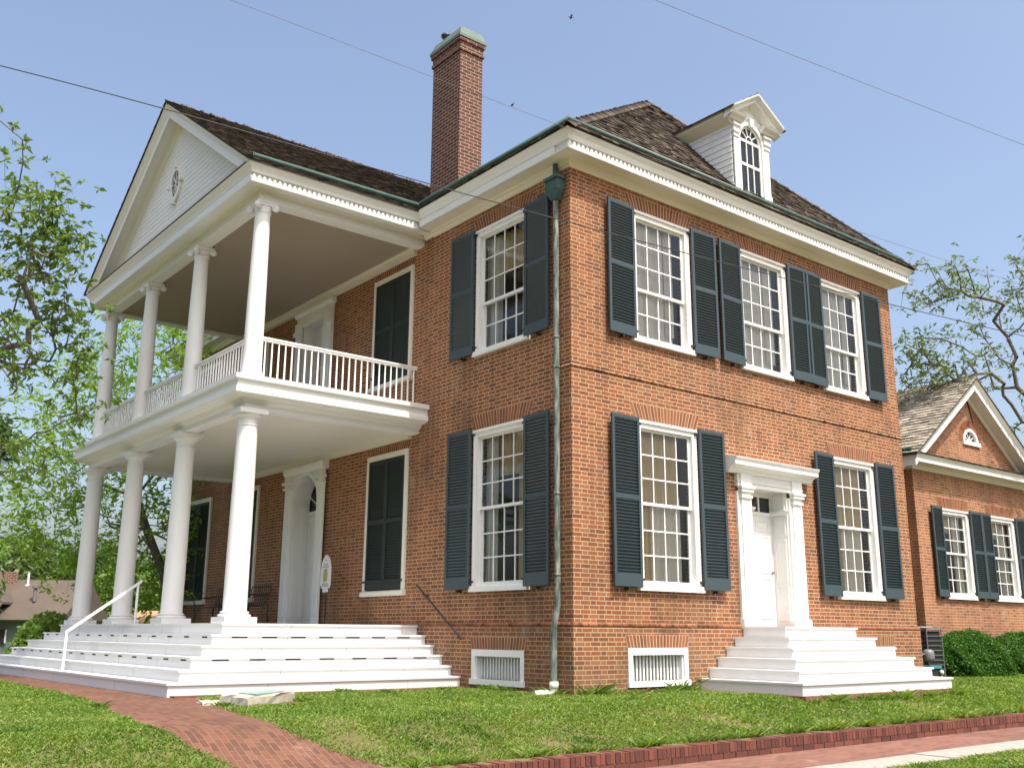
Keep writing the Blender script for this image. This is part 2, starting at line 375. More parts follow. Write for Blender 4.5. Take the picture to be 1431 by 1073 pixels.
# brick lawn kerb : rowlock course over stretcher course
mb = MB(); x = -5.03
while x < 34:
    wj = random.uniform(.060, .064); dz = random.uniform(-.004, .004); dy = random.uniform(-.004, .004)
    mb.box(x, x+wj, KY-.150+dy, KY+.11, -.435, -.335+dz); x += .0705
x = -5.03
while x < 34:
    mb.box(x, x+.205, KY-.145+random.uniform(-.004, .004), KY+.11, -.512, -.447); x += .217
kerb = mb.build('brick_kerb', M['kerb_brick'])
tag(kerb, 'low brick edging wall with a rowlock course along the lawn and sidewalk', 'kerb')
mb = MB(); mb.box(-5.028, 34, KY-.135, KY+.10, -.56, -.343); mb.build('mortar_bed', M['dark_mortar'], kerb)

# ================================================================ BRICK HOUSE
LX, LY = 9.70, 17.1
ZWT, ZB, ZT = 1.03, 5.04, 8.52
house = empty('brick_house', (0, 0, 0))
tag(house, 'large two storey red brick house with white columned portico and green shutters', 'house')

def wall_face(mb, axis, c0, u0, u1, z0, z1, ops, nrm, th=.30):
    """wall slab whose outer face lies at axis=c0 ; nrm = -1/+1 outward sign along axis ; ops = (u0,u1,z0,z1)"""
    us = sorted({u0, u1, *[q for o in ops for q in o[:2]]}); zs = sorted({z0, z1, *[q for o in ops for q in o[2:]]})
    ci = c0-nrm*th
    def P(u, z, c): return (c, u, z) if axis == 'x' else (u, c, z)
    flip = (axis == 'x') == (nrm < 0)
    def quad(a, b, c, d):
        q = [a, b, c, d]; mb.poly(q[::-1] if flip else q)
    for i in range(len(us)-1):
        for j in range(len(zs)-1):
            um, zm = (us[i]+us[i+1])/2, (zs[j]+zs[j+1])/2
            if any(o[0] < um < o[1] and o[2] < zm < o[3] for o in ops): continue
            quad(P(us[i], zs[j], c0), P(us[i+1], zs[j], c0), P(us[i+1], zs[j+1], c0), P(us[i], zs[j+1], c0))
            q = [P(us[i], zs[j], ci), P(us[i+1], zs[j], ci), P(us[i+1], zs[j+1], ci), P(us[i], zs[j+1], ci)]
            mb.poly(q if flip else q[::-1])
    for a, b, c, d in ops:
        for (p, q) in (((a, c), (a, d)), ((a, d), (b, d)), ((b, d), (b, c)), ((b, c), (a, c))):
            mb.poly([P(*p, c0), P(*q, c0), P(*q, ci), P(*p, ci)])

WS = [(2.17, 1.55, 4.34), (7.70, 1.55, 4.34), (2.17, 5.71, 8.12), (5.07, 5.71, 8.12), (7.70, 5.71, 8.12)]   # south windows centre, sill, top
WW = [(1.81, 1.55, 4.34), (1.81, 5.71, 8.12)]                                                            # open west windows
CW = [(c, a, b) for c in (5.44, 12.05, 14.97) for a, b in ((1.55, 4.34), (5.71, 8.12))]                       # shuttered west windows
HW = .75
o_s = [(c-HW+.02, c+HW-.02, a+.03, b-.02) for c, a, b in WS]+[(4.34, 5.46, 1.0, 3.55)]
o_w = [(c-HW+.02, c+HW-.02, a+.03, b-.02) for c, a, b in WW]+[(8.19, 9.47, 1.0, 4.31), (8.42, 9.52, 5.08, 8.0)]
vs_ = [(1.12, 2.47, .07, .66), (7.33, 8.68, .07, .66)]; vw_ = [(1.13, 2.49, .05, .61)]
mb = MB()
wall_face(mb, 'y', 0, 0, LX, ZWT-.06, ZT+.2, o_s, -1); wall_face(mb, 'x', 0, 0, LY, ZWT-.06, ZT+.2, o_w, -1)
wall_face(mb, 'x', LX, 0, LY, -.8, ZT+.2, [], 1); wall_face(mb, 'y', LY, 0, LX, -1.5, ZT+.2, [], 1)
wall = mb.build('wall', M['brick'], house)
mb = MB(); PO = .035
wall_face(mb, 'y', -PO, -PO, LX+PO, -.8, ZWT-.045, vs_, -1, .33); wall_face(mb, 'x', -PO, -PO, LY, -1.2, ZWT-.045, vw_, -1, .33)
mb.box(LX+.001, LX+PO, -PO+.002, LY, -.8, ZWT-.045)
mb.build('plinth', M['brick'], house)
# rounded water-table course, individual moulded bricks
def course(mb, axis, c, u0, u1, z, L=.205, h=.06, out=.045, nrm=-1):
    u = u0
    while u < u1:
        e = min(u+L-.012, u1)
        prof = [(0, 0), (out, 0), (out+.004, .02), (out-.008, .042), (out-.03, h), (0, h)]
        if axis == 'y': mb.prism([(u, c+nrm*a, z+b) for a, b in prof], (e-u, 0, 0))
        else: mb.prism([(c+nrm*a, u, z+b) for a, b in prof], (0, e-u, 0))
        u += L if random.random() > .45 else L*.55
mb = MB(); course(mb, 'y', 0, -.045, 3.9, ZWT-.045); course(mb, 'y', 0, 5.95, LX+.04, ZWT-.045); course(mb, 'x', 0, -.04, 4.15, ZWT-.045)
mb.build('water_table', M['voussoir'], house)
mb = MB(); FWt = .03
mb.box(-.03, 3.9, -.03, -.001, ZWT-.044, ZWT+.008); mb.box(5.95, LX+.03, -.03, -.001, ZWT-.044, ZWT+.008); mb.box(-.03, -.001, -.0295, 4.15, ZWT-.044, ZWT+.008)
mb.build('water_table_joints', M['mortar'], house)
mb = MB()
for k in range(1): course(mb, 'y', 0, -.018, LX+.018, ZB, h=.058, out=.020); course(mb, 'x', 0, 0, .22, ZB, h=.058, out=.018)
mb.build('belt_course', M['brick'], house)

# flat arches of splayed rubbed bricks
def flat_arch(c, z, half, axis='y', h=.30, splay=.13, n=20, base=0., skip=False):
    mb = MB(); mo = MB(); off = base
    def P(u, d, zz): return (u, off-d, zz) if axis == 'y' else (off-d, u, zz)
    mo.prism([P(c-half, -.02, z), P(c+half, -.02, z), P(c+half+splay, -.02, z+h), P(c-half-splay, -.02, z+h)], np.array(P(0, .022, 0))-np.array(P(0, 0, 0)))
    for i in range(n):
        a, b = i/n, (i+1)/n; g = .15/n
        lo = [c-half+2*half*(a+g), c-half+2*half*(b-g)]; W2 = half+splay
        hi = [c-W2+2*W2*(a+g), c-W2+2*W2*(b-g)]
        mb.prism([P(lo[0], -.02, z+.004), P(lo[1], -.02, z+.004), P(hi[1], -.02, z+h-.006), P(hi[0], -.02, z+h-.006)], np.array(P(0, .026, 0))-np.array(P(0, 0, 0)))
    a = mb.build('flat_arch', M['voussoir'], house); mo.build('arch_joints', M['mortar'], a)
for c, a, b in WS: flat_arch(c, b, HW, 'y', n=21)
for c, a, b in WW+CW: flat_arch(c, b, HW, 'x', n=21)
for c in (1.795, 8.0): flat_arch(c, .66, .69, 'y', h=.2, splay=.05, n=19, base=-PO)
flat_arch(1.81, .61, .69, 'x', h=.2, splay=.05, n=19, base=-PO)

# ---- local frame for wall-mounted pieces: u along wall, d outward, z up
class WF:
    def __init__(s, axis, base=0.): s.a = axis; s.b = base
    def p(s, u, d, z): return (u, s.b-d, z) if s.a == 'y' else (s.b-d, u, z)
    def box(s, mb, u0, u1, d0, d1, z0, z1, c=None):
        x0, y0, _ = s.p(u0, d0, 0); x1, y1, _ = s.p(u1, d1, 0)
        mb.box(min(x0, x1), max(x0, x1), min(y0, y1), max(y0, y1), z0, z1, c)
    def prism_u(s, mb, prof, u0, u1, c=None):
        mb.prism([s.p(u0, d, z) for d, z in prof], np.array(s.p(u1-u0, 0, 0))-np.array(s.p(0, 0, 0)), c)
    def prism_d(s, mb, pts, d0, d1, c=None):
        mb.prism([s.p(u, d0, z) for u, z in pts], np.array(s.p(0, d1-d0, 0))-np.array(s.p(0, 0, 0)), c)
FS, FW = WF('y'), WF('x')

def sash(mb, F, u0, u1, z0, z1, d, nc, nr, st=.05, mt=.022):
    t = .035
    F.box(mb, u0, u0+st, d, d+t, z0, z1); F.box(mb, u1-st, u1, d, d+t, z0, z1)
    F.box(mb, u0+st, u1-st, d+.001, d+t-.001, z0, z0+st); F.box(mb, u0+st, u1-st, d+.001, d+t-.001, z1-st*.8, z1)
    for i in range(1, nc): 
        u = u0+st+(u1-u0-2*st)*i/nc; F.box(mb, u-mt/2, u+mt/2, d+.006, d+t-.004, z0+st, z1-st*.8)
    for j in range(1, nr):
        z = z0+st+(z1-z0-1.8*st)*j/nr; F.box(mb, u0+st, u1-st, d+.008, d+t-.006, z-mt/2, z+mt/2)
def curtain(F, u0, u1, z0, z1, d, mat, parent, amp=.03, name='curtain', per=.11):
    n = max(8, int((u1-u0)/.012)); mb = MB(); ph = random.random()*6
    us = np.linspace(u0, u1, n)
    dd = d+amp*np.sin(us*2*math.pi/per+ph)+amp*.5*np.sin(us*2*math.pi/(per*2.3)+ph*2)
    vs = [F.p(u, q, z) for z in (z0, z1) for u, q in zip(us, dd)]
    mb.add(vs, [(i, i+1, n+i+1, n+i) for i in range(n-1)], .5, True)
    return mb.build(name, mat, parent)
def window(F, c, z0, z1, nc, nu, nl, style, parent, hw=HW, name='window', rail=None):
    """casing > sill, sashes, panes, curtains"""
    mb = MB(); cw = .115; Z0 = z0+.11
    F.box(mb, c-hw, c-hw+cw, -.10, .022, Z0, z1-.0); F.box(mb, c+hw-cw, c+hw, -.10, .022, Z0, z1-.0)
    F.box(mb, c-hw+cw, c+hw-cw, -.10, .020, z1-cw, z1-.002)
    F.box(mb, c-hw+.015, c-hw+.04, .022, .040, Z0, z1-.03); F.box(mb, c+hw-.04, c+hw-.015, .022, .040, Z0, z1-.03)
    F.box(mb, c-hw-.01, c+hw+.01, .020, .050, z1-.035, z1+.012)
    fr = mb.build(name, M['white'], parent)
    mb = MB(); F.prism_u(mb, [(-.12, z0), (.075, z0), (.075, z0+.085), (.05, z0+.10), (-.12, z0+.125)], c-hw-.035, c+hw+.035); mb.build('sill', M['white'], fr)
    u0, u1 = c-hw+cw, c+hw-cw; zt = z1-cw; zb = Z0; tot = nu+nl
    zm = zb+(zt-zb)*nl/tot+ (.02 if nu == nl else 0)
    mb = MB(); sash(mb, F, u0, u1, zm-.02, zt, -.075, nc, nu); mb.build('upper_sash', M['white'], fr)
    mb = MB(); sash(mb, F, u0+.004, u1-.004, zb+.006, zm+.02, -.115, nc, nl); mb.build('lower_sash', M['white'], fr)
    mb = MB(); mb.poly([F.p(u0, -.055, zm), F.p(u1, -.055, zm), F.p(u1, -.055, zt), F.p(u0, -.055, zt)])
    mb.poly([F.p(u0, -.098, zb), F.p(u1, -.098, zb), F.p(u1, -.098, zm), F.p(u0, -.098, zm)])
    if F.a == 'x': mb.f = [f[::-1] for f in mb.f]
    mb.build('pane', M['glass'], fr)
    if style == 'sheer':
        curtain(F, u0-.03, u1-.15, zb-.02, zt+.02, -.19, M['curtain'], fr, .015, per=.16); curtain(F, u0+.12, u0+.5, zb, zt, -.155, M['curtain'], fr, .012)
        curtain(F, u1-.40, u1-.15, zb+.2, zt, -.16, M['curtain'], fr, .012)
    elif style == 'gold':
        curtain(F, u0-.02, u1-.16, zm+.05, zt+.02, -.20, M['curtain_gold'], fr, .012, per=.2); curtain(F, u0-.02, u0+.36, zb-.02, zm+.1, -.18, M['curtain_gold'], fr, .02)
        curtain(F, u0+.30, u1-.12, zb-.02, zm+.2, -.225, M['curtain'], fr, .02, per=.15)
    elif style == 'shade':
        curtain(F, u0-.02, u0+.34+random.uniform(-.05, .08), zb, zt, -.20, M['curtain_gold'], fr, .03); curtain(F, u1-.40+random.uniform(-.08, .05), u1+.02, zb, zt, -.20, M['curtain'], fr, .03)
        curtain(F, u0+.3, u1-.3, zm+.55, zt, -.24, M['curtain_gold'], fr, .02)
    return fr
for i, (c, a, b) in enumerate(WS):
    if a < 3: window(FS, c, a, b, 4, 3, 3, 'gold', house)
    else: window(FS, c, a, b, 4, 3, 2, 'sheer', house)
window(FW, *WW[0], 4, 3, 3, 'shade', house); window(FW, *WW[1], 4, 3, 2, 'shade', house)

def shutter(F, u0, u1, z0, z1, d, parent, hinge=None, mat='shutter', lift=.0, split=.52, yaw=0.):
    mb = MB(); t = .038; st = .055; W = u1-u0
    top, bot, mid = .06, .19*(z1-z0)/2.75+.02, .08
    zm = z1-(z1-z0)*split+.1
    def D(u): return d+yaw*((u-u0)/W if hinge == 'L' else (u1-u)/W)
    def ob(a, b, zz0, zz1, e0=0., e1=t):
        o = np.array(F.p(a, D(a)+e0, zz0)); va = np.array(F.p(b, D(b)+e0, zz0))-o
        vb = np.array(F.p(0, e1-e0, 0))-np.array(F.p(0, 0, 0)); mb.obox(o, va, vb, (0, 0, zz1-zz0))
    ob(u0, u0+st, z0, z1); ob(u1-st, u1, z0, z1)
    ob(u0+st, u1-st, z1-top, z1, .001, t-.001); ob(u0+st, u1-st, z0, z0+bot, .001, t-.001); ob(u0+st, u1-st, zm-mid/2, zm+mid/2, .001, t-.001)
    p = .052
    for za, zb in ((z0+bot, zm-mid/2), (zm+mid/2, z1-top)):
        n = int((zb-za)/p)
        for i in range(n):
            z = za+(zb-za)*(i+.5)/n
            o = np.array(F.p(u0+st, D(u0+st)+.004, z-.020)); va = np.array(F.p(u1-st, D(u1-st)+.004, z-.020))-o
            vb = np.array(F.p(0, .030, 0))-np.array(F.p(0, 0, 0))+np.array([0, 0, .034]); mb.obox(o, va, vb, (0, 0, .007))
    ob(u0+.03, u1-.03, z0+.03, z1-.03, .001, .004)
    sh = mb.build('shutter', M[mat], parent)
    if hinge:
        mb = MB(); hu = u0 if hinge == 'L' else u1; sg = -1 if hinge == 'L' else 1
        for z in (z0+.12, z1-.1):
            F.box(mb, min(hu, hu+sg*.05), max(hu, hu+sg*.05), .0, .06+d*.3, z-.018, z+.018)
        mb.build('hinge', M['iron'], sh)
        mb = MB(); F.box(mb, (u0+u1)/2-.015, (u0+u1)/2+.015, .0, d+.05, z0-.05, z0-.01); mb.build('holdback', M['iron'], sh)
    return sh
SW_ = .66
for c, a, b in WS:
    shutter(FS, c-HW-SW_+.02, c-HW+.02, a+.05, b+.03, .05, house, 'R', yaw=.03)
    shutter(FS, c+HW+.0, c+HW+SW_-.02, a+.05, b+.03, .06, house, 'L', yaw=.03)
for c, a, b in WW:
    shutter(FW, c-HW-SW_+.04, c-HW+.04, a+.05, b+.03, .05, house, 'R', yaw=.03)
    shutter(FW, c+HW+.01, c+HW+SW_, a+.05, b+.03, .06, house, 'L', yaw=.04)
# shuttered windows under the portico
for c, a, b in CW:
    mb = MB(); cw = .085
    FW.box(mb, c-HW, c-HW+cw, .001, .045, a+.1, b); FW.box(mb, c+HW-cw, c+HW, .001, .045, a+.1, b); FW.box(mb, c-HW+cw, c+HW-cw, .001, .043, b-cw*1.3, b-.001)
    fr = mb.build('shuttered_window', M['cream'], house)
    mb = MB(); FW.prism_u(mb, [(0.001, a), (.085, a), (.085, a+.07), (.05, a+.10), (.001, a+.11)], c-HW-.03, c+HW+.03); mb.build('sill', M['cream'], fr)
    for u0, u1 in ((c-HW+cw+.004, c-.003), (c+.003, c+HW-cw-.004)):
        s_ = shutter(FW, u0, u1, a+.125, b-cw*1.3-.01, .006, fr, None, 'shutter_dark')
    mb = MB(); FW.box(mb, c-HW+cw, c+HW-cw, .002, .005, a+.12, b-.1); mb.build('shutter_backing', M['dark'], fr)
    mb = MB(); FW.box(mb, c-HW+.03, c+HW-.03, .05, .065, a+.26, a+.30); mb.build('iron_bar', M['iron'], fr)
# basement vents
def vent(F, c, hw, z0, z1, parent):
    mb = MB(); F.box(mb, c-hw, c-hw+.09, -.02, .015, z0, z1); F.box(mb, c+hw-.09, c+hw, -.02, .015, z0, z1)
    F.box(mb, c-hw+.09, c+hw-.09, -.02, .013, z1-.11, z1-.001); F.box(mb, c-hw-.02, c+hw+.02, -.02, .045, z0-.0, z0+.09)
    F.box(mb, c-hw+.09, c-hw+.12, -.2, -.02, z0+.08, z1-.1); F.box(mb, c+hw-.12, c+hw-.09, -.2, -.02, z0+.08, z1-.1)
    v = mb.build('basement_vent', M['white'], parent)
    mb = MB(); n = 15
    for i in range(n):
        u = c-hw+.14+(2*hw-.28)*i/(n-1); F.box(mb, u-.017, u+.017, -.13, -.10, z0+.09, z1-.11)
    mb.build('bars', M['white'], v)
    mb = MB(); F.box(mb, c-hw+.05, c+hw-.05, -.31, -.29, z0, z1); mb.build('vent_backing', M['dark'], v)
    mb = MB(); F.box(mb, c-hw-.02, c+hw+.02, -.02, .022, z0-.06, z0-.002); mb.build('vent_sill', M['kerb_brick'], v)
vent(WF('y', -PO), 1.795, .69, .07, .66, house); vent(WF('y', -PO), 8.0, .69, .07, .66, house); vent(WF('x', -PO), 1.81, .69, .05, .61, house)

# interior core (floors, partition walls)
mb = MB(); mb.box(.31, LX-.31, .31, LY-.31, .9, .98); mb.box(.31, LX-.31, .31, LY-.31, 4.6, 5.0); mb.box(.31, LX-.31, .31, LY-.31, 8.3, 8.4)
mb.box(3.6, 3.75, .31, LY-.31, .98, 8.3); mb.box(.31, 3.6, 3.6, 3.75, .98, 8.3); mb.box(6.3, 6.45, .31, 4, .98, 8.3); mb.box(3.75, LX-.31, 3.9, 4.05, .98, 8.3)
mb.build('interior_partitions', M['interior'], house)

# ---- cornice sweeps
def sweep(mb, path, prof, zoff=0.):
    """path: list of (x,y); outward is to the right-hand side of travel ; prof: list of (out, z)"""
    pts = [np.array(q, float) for q in path]; n = len(pts); m = len(prof); rows = []
    for i in range(n):
        def nrm(a, b): t = (b-a)/np.linalg.norm(b-a); return np.array([t[1], -t[0]])
        if i == 0: o = nrm(pts[0], pts[1])
        elif i == n-1: o = nrm(pts[-2], pts[-1])
        else:
            a, b = nrm(pts[i-1], pts[i]), nrm(pts[i], pts[i+1]); o = (a+b)/(1+a@b)
        rows.append([(pts[i][0]+o[0]*q, pts[i][1]+o[1]*q, z+zoff) for q, z in prof])
    vs = [q for r in rows for q in r]
    fs = [(i*m+j, i*m+(j+1) % m, (i+1)*m+(j+1) % m, (i+1)*m+j) for i in range(n-1) for j in range(m)]
    fs += [tuple(range(m))[::-1], tuple((n-1)*m+j for j in range(m))]
    mb.add(vs, [f[::-1] for f in fs]); return mb
CPROF = [(-.02, 8.50), (.02, 8.50), (.03, 8.53), (.06, 8.56), (.07, 8.60), (.11, 8.625), (.335, 8.625), (.335, 8.615), (.35, 8.615), (.35, 8.622), (.30, 8.624), (.30, 8.77), (.355, 8.775), (.365, 8.80), (.385, 8.85), (.435, 8.90), (.445, 8.94), (-.02, 8.94)]
cor_path = [(LX, LY), (0, LY), (0, 13.42)][::1]
def out_path(p): return p
# travel so that outward is on the right: going north->south along the west wall? (right of -y travel is -x)
mb = MB(); sweep(mb, [(0, 4.02), (0, 0), (LX, 0), (LX, LY), (0, LY), (0, 13.43)], CPROF)
cornice = mb.build('cornice', M['white'], house)
# the soffit and bed mouldings keep a yellower paint
def teeth(mb, F, u0, u1, d, z, pitch=.098, h=.082, t=.05):
    F.box(mb, u0, u1, d, d+t, z, z+.05); u = u0
    while u < u1-pitch*.8:
        pts = [(u+.008, z+.045), (u+pitch-.008, z+.045), (u+pitch*.5+.012, z+h+.045), (u+pitch*.5-.012, z+h+.045)]
        F.prism_d(mb, pts, d, d+t); u += pitch
mb = MB(); teeth(mb, FS, -.352, LX+.352, .301, 8.626, t=.052)
teeth_w = True
FW_ = None
mb.box(-.352, -.301, .0, 4.04, 8.626, 8.765); mb.build('tooth_moulding', M['white'], cornice)
mb = MB(); sweep(mb, [(0, 4.02), (0, 0), (LX, 0), (LX, LY)], [(.005, 8.30), (.025, 8.30), (.03, 8.499), (.005, 8.499)])
mb = MB(); sweep(mb, [(0, 4.30), (0, 0), (LX, 0), (LX, LY)], [(.02, 8.505), (.034, 8.527), (.064, 8.556), (.074, 8.598), (.112, 8.621), (.325, 8.621), (.325, 8.612), (.10, 8.612), (.065, 8.59), (.055, 8.55), (.02, 8.52)])
mb.build('soffit', M['cream'], cornice)

# ---- roofs : individual shakes on a plane
def shakes(mb, O, U, V, poly, expo=.14, wr=(.09, .19), lift=.022, over=1.0):
    """O origin, U unit along eave, V unit up the slope, poly = [(u,s)...] convex polygon"""
    O, U, V = (np.array(q, float) for q in (O, U, V)); N = np.cross(U, V); N /= np.linalg.norm(N)
    if N[2] < 0: N = -N
    smax = max(q[1] for q in poly); n = len(poly); r = 0
    while r*expo < smax:
        s0 = r*expo; s1 = min(s0+expo*1.12, smax+.02); sm = s0+expo*.5; xs = []
        for i in range(n):
            (a, b), (c, d) = poly[i], poly[(i+1) % n]
            if (b-sm)*(d-sm) < 0: xs.append(a+(c-a)*(sm-b)/(d-b))
        if len(xs) >= 2:
            ua, ub = min(xs), max(xs); u = ua-random.uniform(0, .08)
            while u < ub:
                wd = random.uniform(*wr); a, b = max(u, ua), min(u+wd-.006, ub)
                if b-a > .02:
                    j = random.uniform(-.014, .014); lf = lift*random.uniform(.75, 1.5); l1 = .004+random.uniform(0, .004)
                    P = [O+U*a+V*(s0+j), O+U*b+V*(s0+j), O+U*b+V*s1, O+U*a+V*s1]
                    T = [P[0]+N*lf, P[1]+N*lf*random.uniform(.9, 1.1), P[2]+N*l1, P[3]+N*l1]
                    mb.add([*P, *T], [(4, 5, 6, 7), (0, 1, 5, 4), (1, 2, 6, 5), (3, 0, 4, 7)], random.random())
                u += wd
        r += 1
EZ = 8.95; PK = (4.85, 2.69, 12.64); PN = (4.85, LY-2.69, 12.64)
e0, e1, e2, e3 = (-.46, -.46, EZ), (LX+.46, -.46, EZ), (LX+.46, LY+.46, EZ), (-.46, LY+.46, EZ)
mb = MB(); lo = -.03
def dn(p, q=-.02): return (p[0], p[1], p[2]+q)
mb.poly([dn(e0), dn(e1), dn(PK)]); mb.poly([dn(e1), dn(e2), dn(PN), dn(PK)]); mb.poly([dn(e2), dn(e3), dn(PN)]); mb.poly([dn(e3), dn(e0), dn(PK), dn(PN)])
mb.poly([dn(e0), dn(e3), dn(e2), dn(e1)])
roof = mb.build('roof', M['deck_dark'], house)
def slope_frame(p, q, top):
    p, q, top = (np.array(v, float) for v in (p, q, top)); U = (q-p)/np.linalg.norm(q-p); d = top-p; V = d-U*(d@U); V /= np.linalg.norm(V)
    return p, U, V, (lambda x: (float((np.array(x)-p)@U), float((np.array(x)-p)@V)))
mb = MB(); O, U, V, f = slope_frame(e0, e1, PK); shakes(mb, O, U, V, [f(e0), f(e1), f(PK)], expo=.135)
O, U, V, f = slope_frame(e1, e2, PK); shakes(mb, O, U, V, [f(e1), f(e2), f(PN), f(PK)], expo=.2, wr=(.2, .35))
O, U, V, f = slope_frame(e3, e0, PK); shakes(mb, O, U, V, [f(e3), f(e0), f(PK), f(PN)], expo=.17, wr=(.12, .24))
O, U, V, f = slope_frame(e2, e3, PN); shakes(mb, O, U, V, [f(e2), f(e3), f(PN)], expo=.2, wr=(.2, .35))
# hip caps
def hipcap(mb, a, b, wdt=.13, n=None):
    a, b = np.array(a, float), np.array(b, float); L = np.linalg.norm(b-a); t = (b-a)/L; n = n or int(L/.16)
    h = np.cross(t, (0, 0, 1.)); h /= np.linalg.norm(h); up = np.cross(h, t)
    for i in range(n):
        p = a+t*(L*i/n); e = t*(L/n*1.15); lf = random.uniform(.02, .04)
        for sg in (-1, 1):
            q = [p+up*(lf+.035), p+h*sg*wdt-(0, 0, .06), p+h*sg*wdt-(0, 0, .06)+e, p+up*.03+e]
            mb.add([*q, *[k-up*.02 for k in q]], [(0, 1, 2, 3), (4, 7, 6, 5), (0, 4, 5, 1), (1, 5, 6, 2)], random.random())
hipcap(mb, e0, PK); hipcap(mb, e1, PK); hipcap(mb, PK, PN); hipcap(mb, e2, PN); hipcap(mb, e3, PN)
mb.build('shakes', M['shake'], roof)

# gutters riding on the shingles
def gutter(pts, parent, r=.058):
    mb = MB(); mb.tube(pts, r, 10, .5); g_ = mb.build('gutter', M['gutter'], parent)
    mb = MB(); P = [np.array(q, float) for q in pts]
    for a, b in zip(P[:-1], P[1:]):
        L = np.linalg.norm(b-a); n = int(L/.9)
        for i in range(n+1):
            q = a+(b-a)*i/max(n, 1); mb.tube([q+np.array([0, 0, -.055]), q+np.array([0, 0, .06])], .009, 5)
    mb.build('gutter_bracket', M['copper'], g_)
    return g_
gutter([(-.33, 4.02, 9.12), (-.33, -.33, 9.13), (LX+.12, -.33, 9.13)], house)

# ---- chimney
CX0, CX1, CY0, CY1 = .60, 1.19, 4.10, 5.12
mb = MB()
for off, z0, z1 in ((0, 9.2, 12.98), (.03, 12.98, 13.06), (.012, 13.06, 13.20), (.045, 13.20, 13.29)):
    mb.box(CX0-off, CX1+off, CY0-off, CY1+off, z0, z1)
ch = mb.build('chimney', M['chimney_brick'], house)
mb = MB(); o = .065; mb.box(CX0-o, CX1+o, CY0-o, CY1+o, 13.291, 13.36)
b_ = [(CX0-o+.01, CY0-o+.01), (CX1+o-.01, CY0-o+.01), (CX1+o-.01, CY1+o-.01), (CX0-o+.01, CY1+o-.01)]
t_ = [(CX0+.02, CY0+.02), (CX1-.02, CY0+.02), (CX1-.02, CY1-.02), (CX0+.02, CY1-.02)]
mb.add([(*q, 13.361) for q in b_]+[(*q, 13.56) for q in t_], [(0, 1, 5, 4), (1, 2, 6, 5), (2, 3, 7, 6), (3, 0, 4, 7), (4, 5, 6, 7)])
mb.build('chimney_cap', M['copper_pale'], ch)
mb = MB(); mb.lathe(.78, 4.92, [(.0, 13.5), (.07, 13.5), (.07, 13.72), (.11, 13.76), (.115, 13.80), (.05, 13.80), (0, 13.79)], 14); mb.build('flue', M['iron'], ch)
mb = MB(); mb.box(CX0-.02, CX1+.02, CY0-.05, CY0-.002, 9.4, 9.98); mb.box(CX1+.002, CX1+.02, CY0, CY1, 9.6, 10.36); mb.build('flashing', M['copper_pale'], ch)

# ---- dormer
DX0, DX1, DY = 4.24, 5.40, -.10; DC = (DX0+DX1)/2; DZB, DZE, DZA = 9.35, 10.86, 11.34
def roofz(y): return EZ+(PK[2]-EZ)/(PK[1]+.46)*(y+.46)
def roofy(z): return (z-EZ)/((PK[2]-EZ)/(PK[1]+.46))-.46
mb = MB()   # clapboard cheeks + gable front
for sg, x in ((-1, DX0), (1, DX1)):
    z = DZB
    while z < DZE-.02:
        z1 = min(z+.13, DZE); yb = roofy(z)+.15
        mb.add([(x+sg*.016, DY, z), (x+sg*.016, yb, z), (x+sg*.003, yb+.1, z1), (x+sg*.003, DY, z1), (x-sg*.03, DY, z), (x-sg*.03, yb, z), (x-sg*.03, yb+.1, z1), (x-sg*.03, DY, z1)],
               [(0, 1, 2, 3), (7, 6, 5, 4), (0, 4, 5, 1), (0, 3, 7, 4)]); z += .13
def arch_pts(c, zs, r, rz, n=16): return [(c+r*math.cos(math.pi*i/n), zs+rz*math.sin(math.pi*i/n)) for i in range(n+1)]
FD = WF('y', DY)
WHX, WZS = .345, 10.50   # half opening, spring line
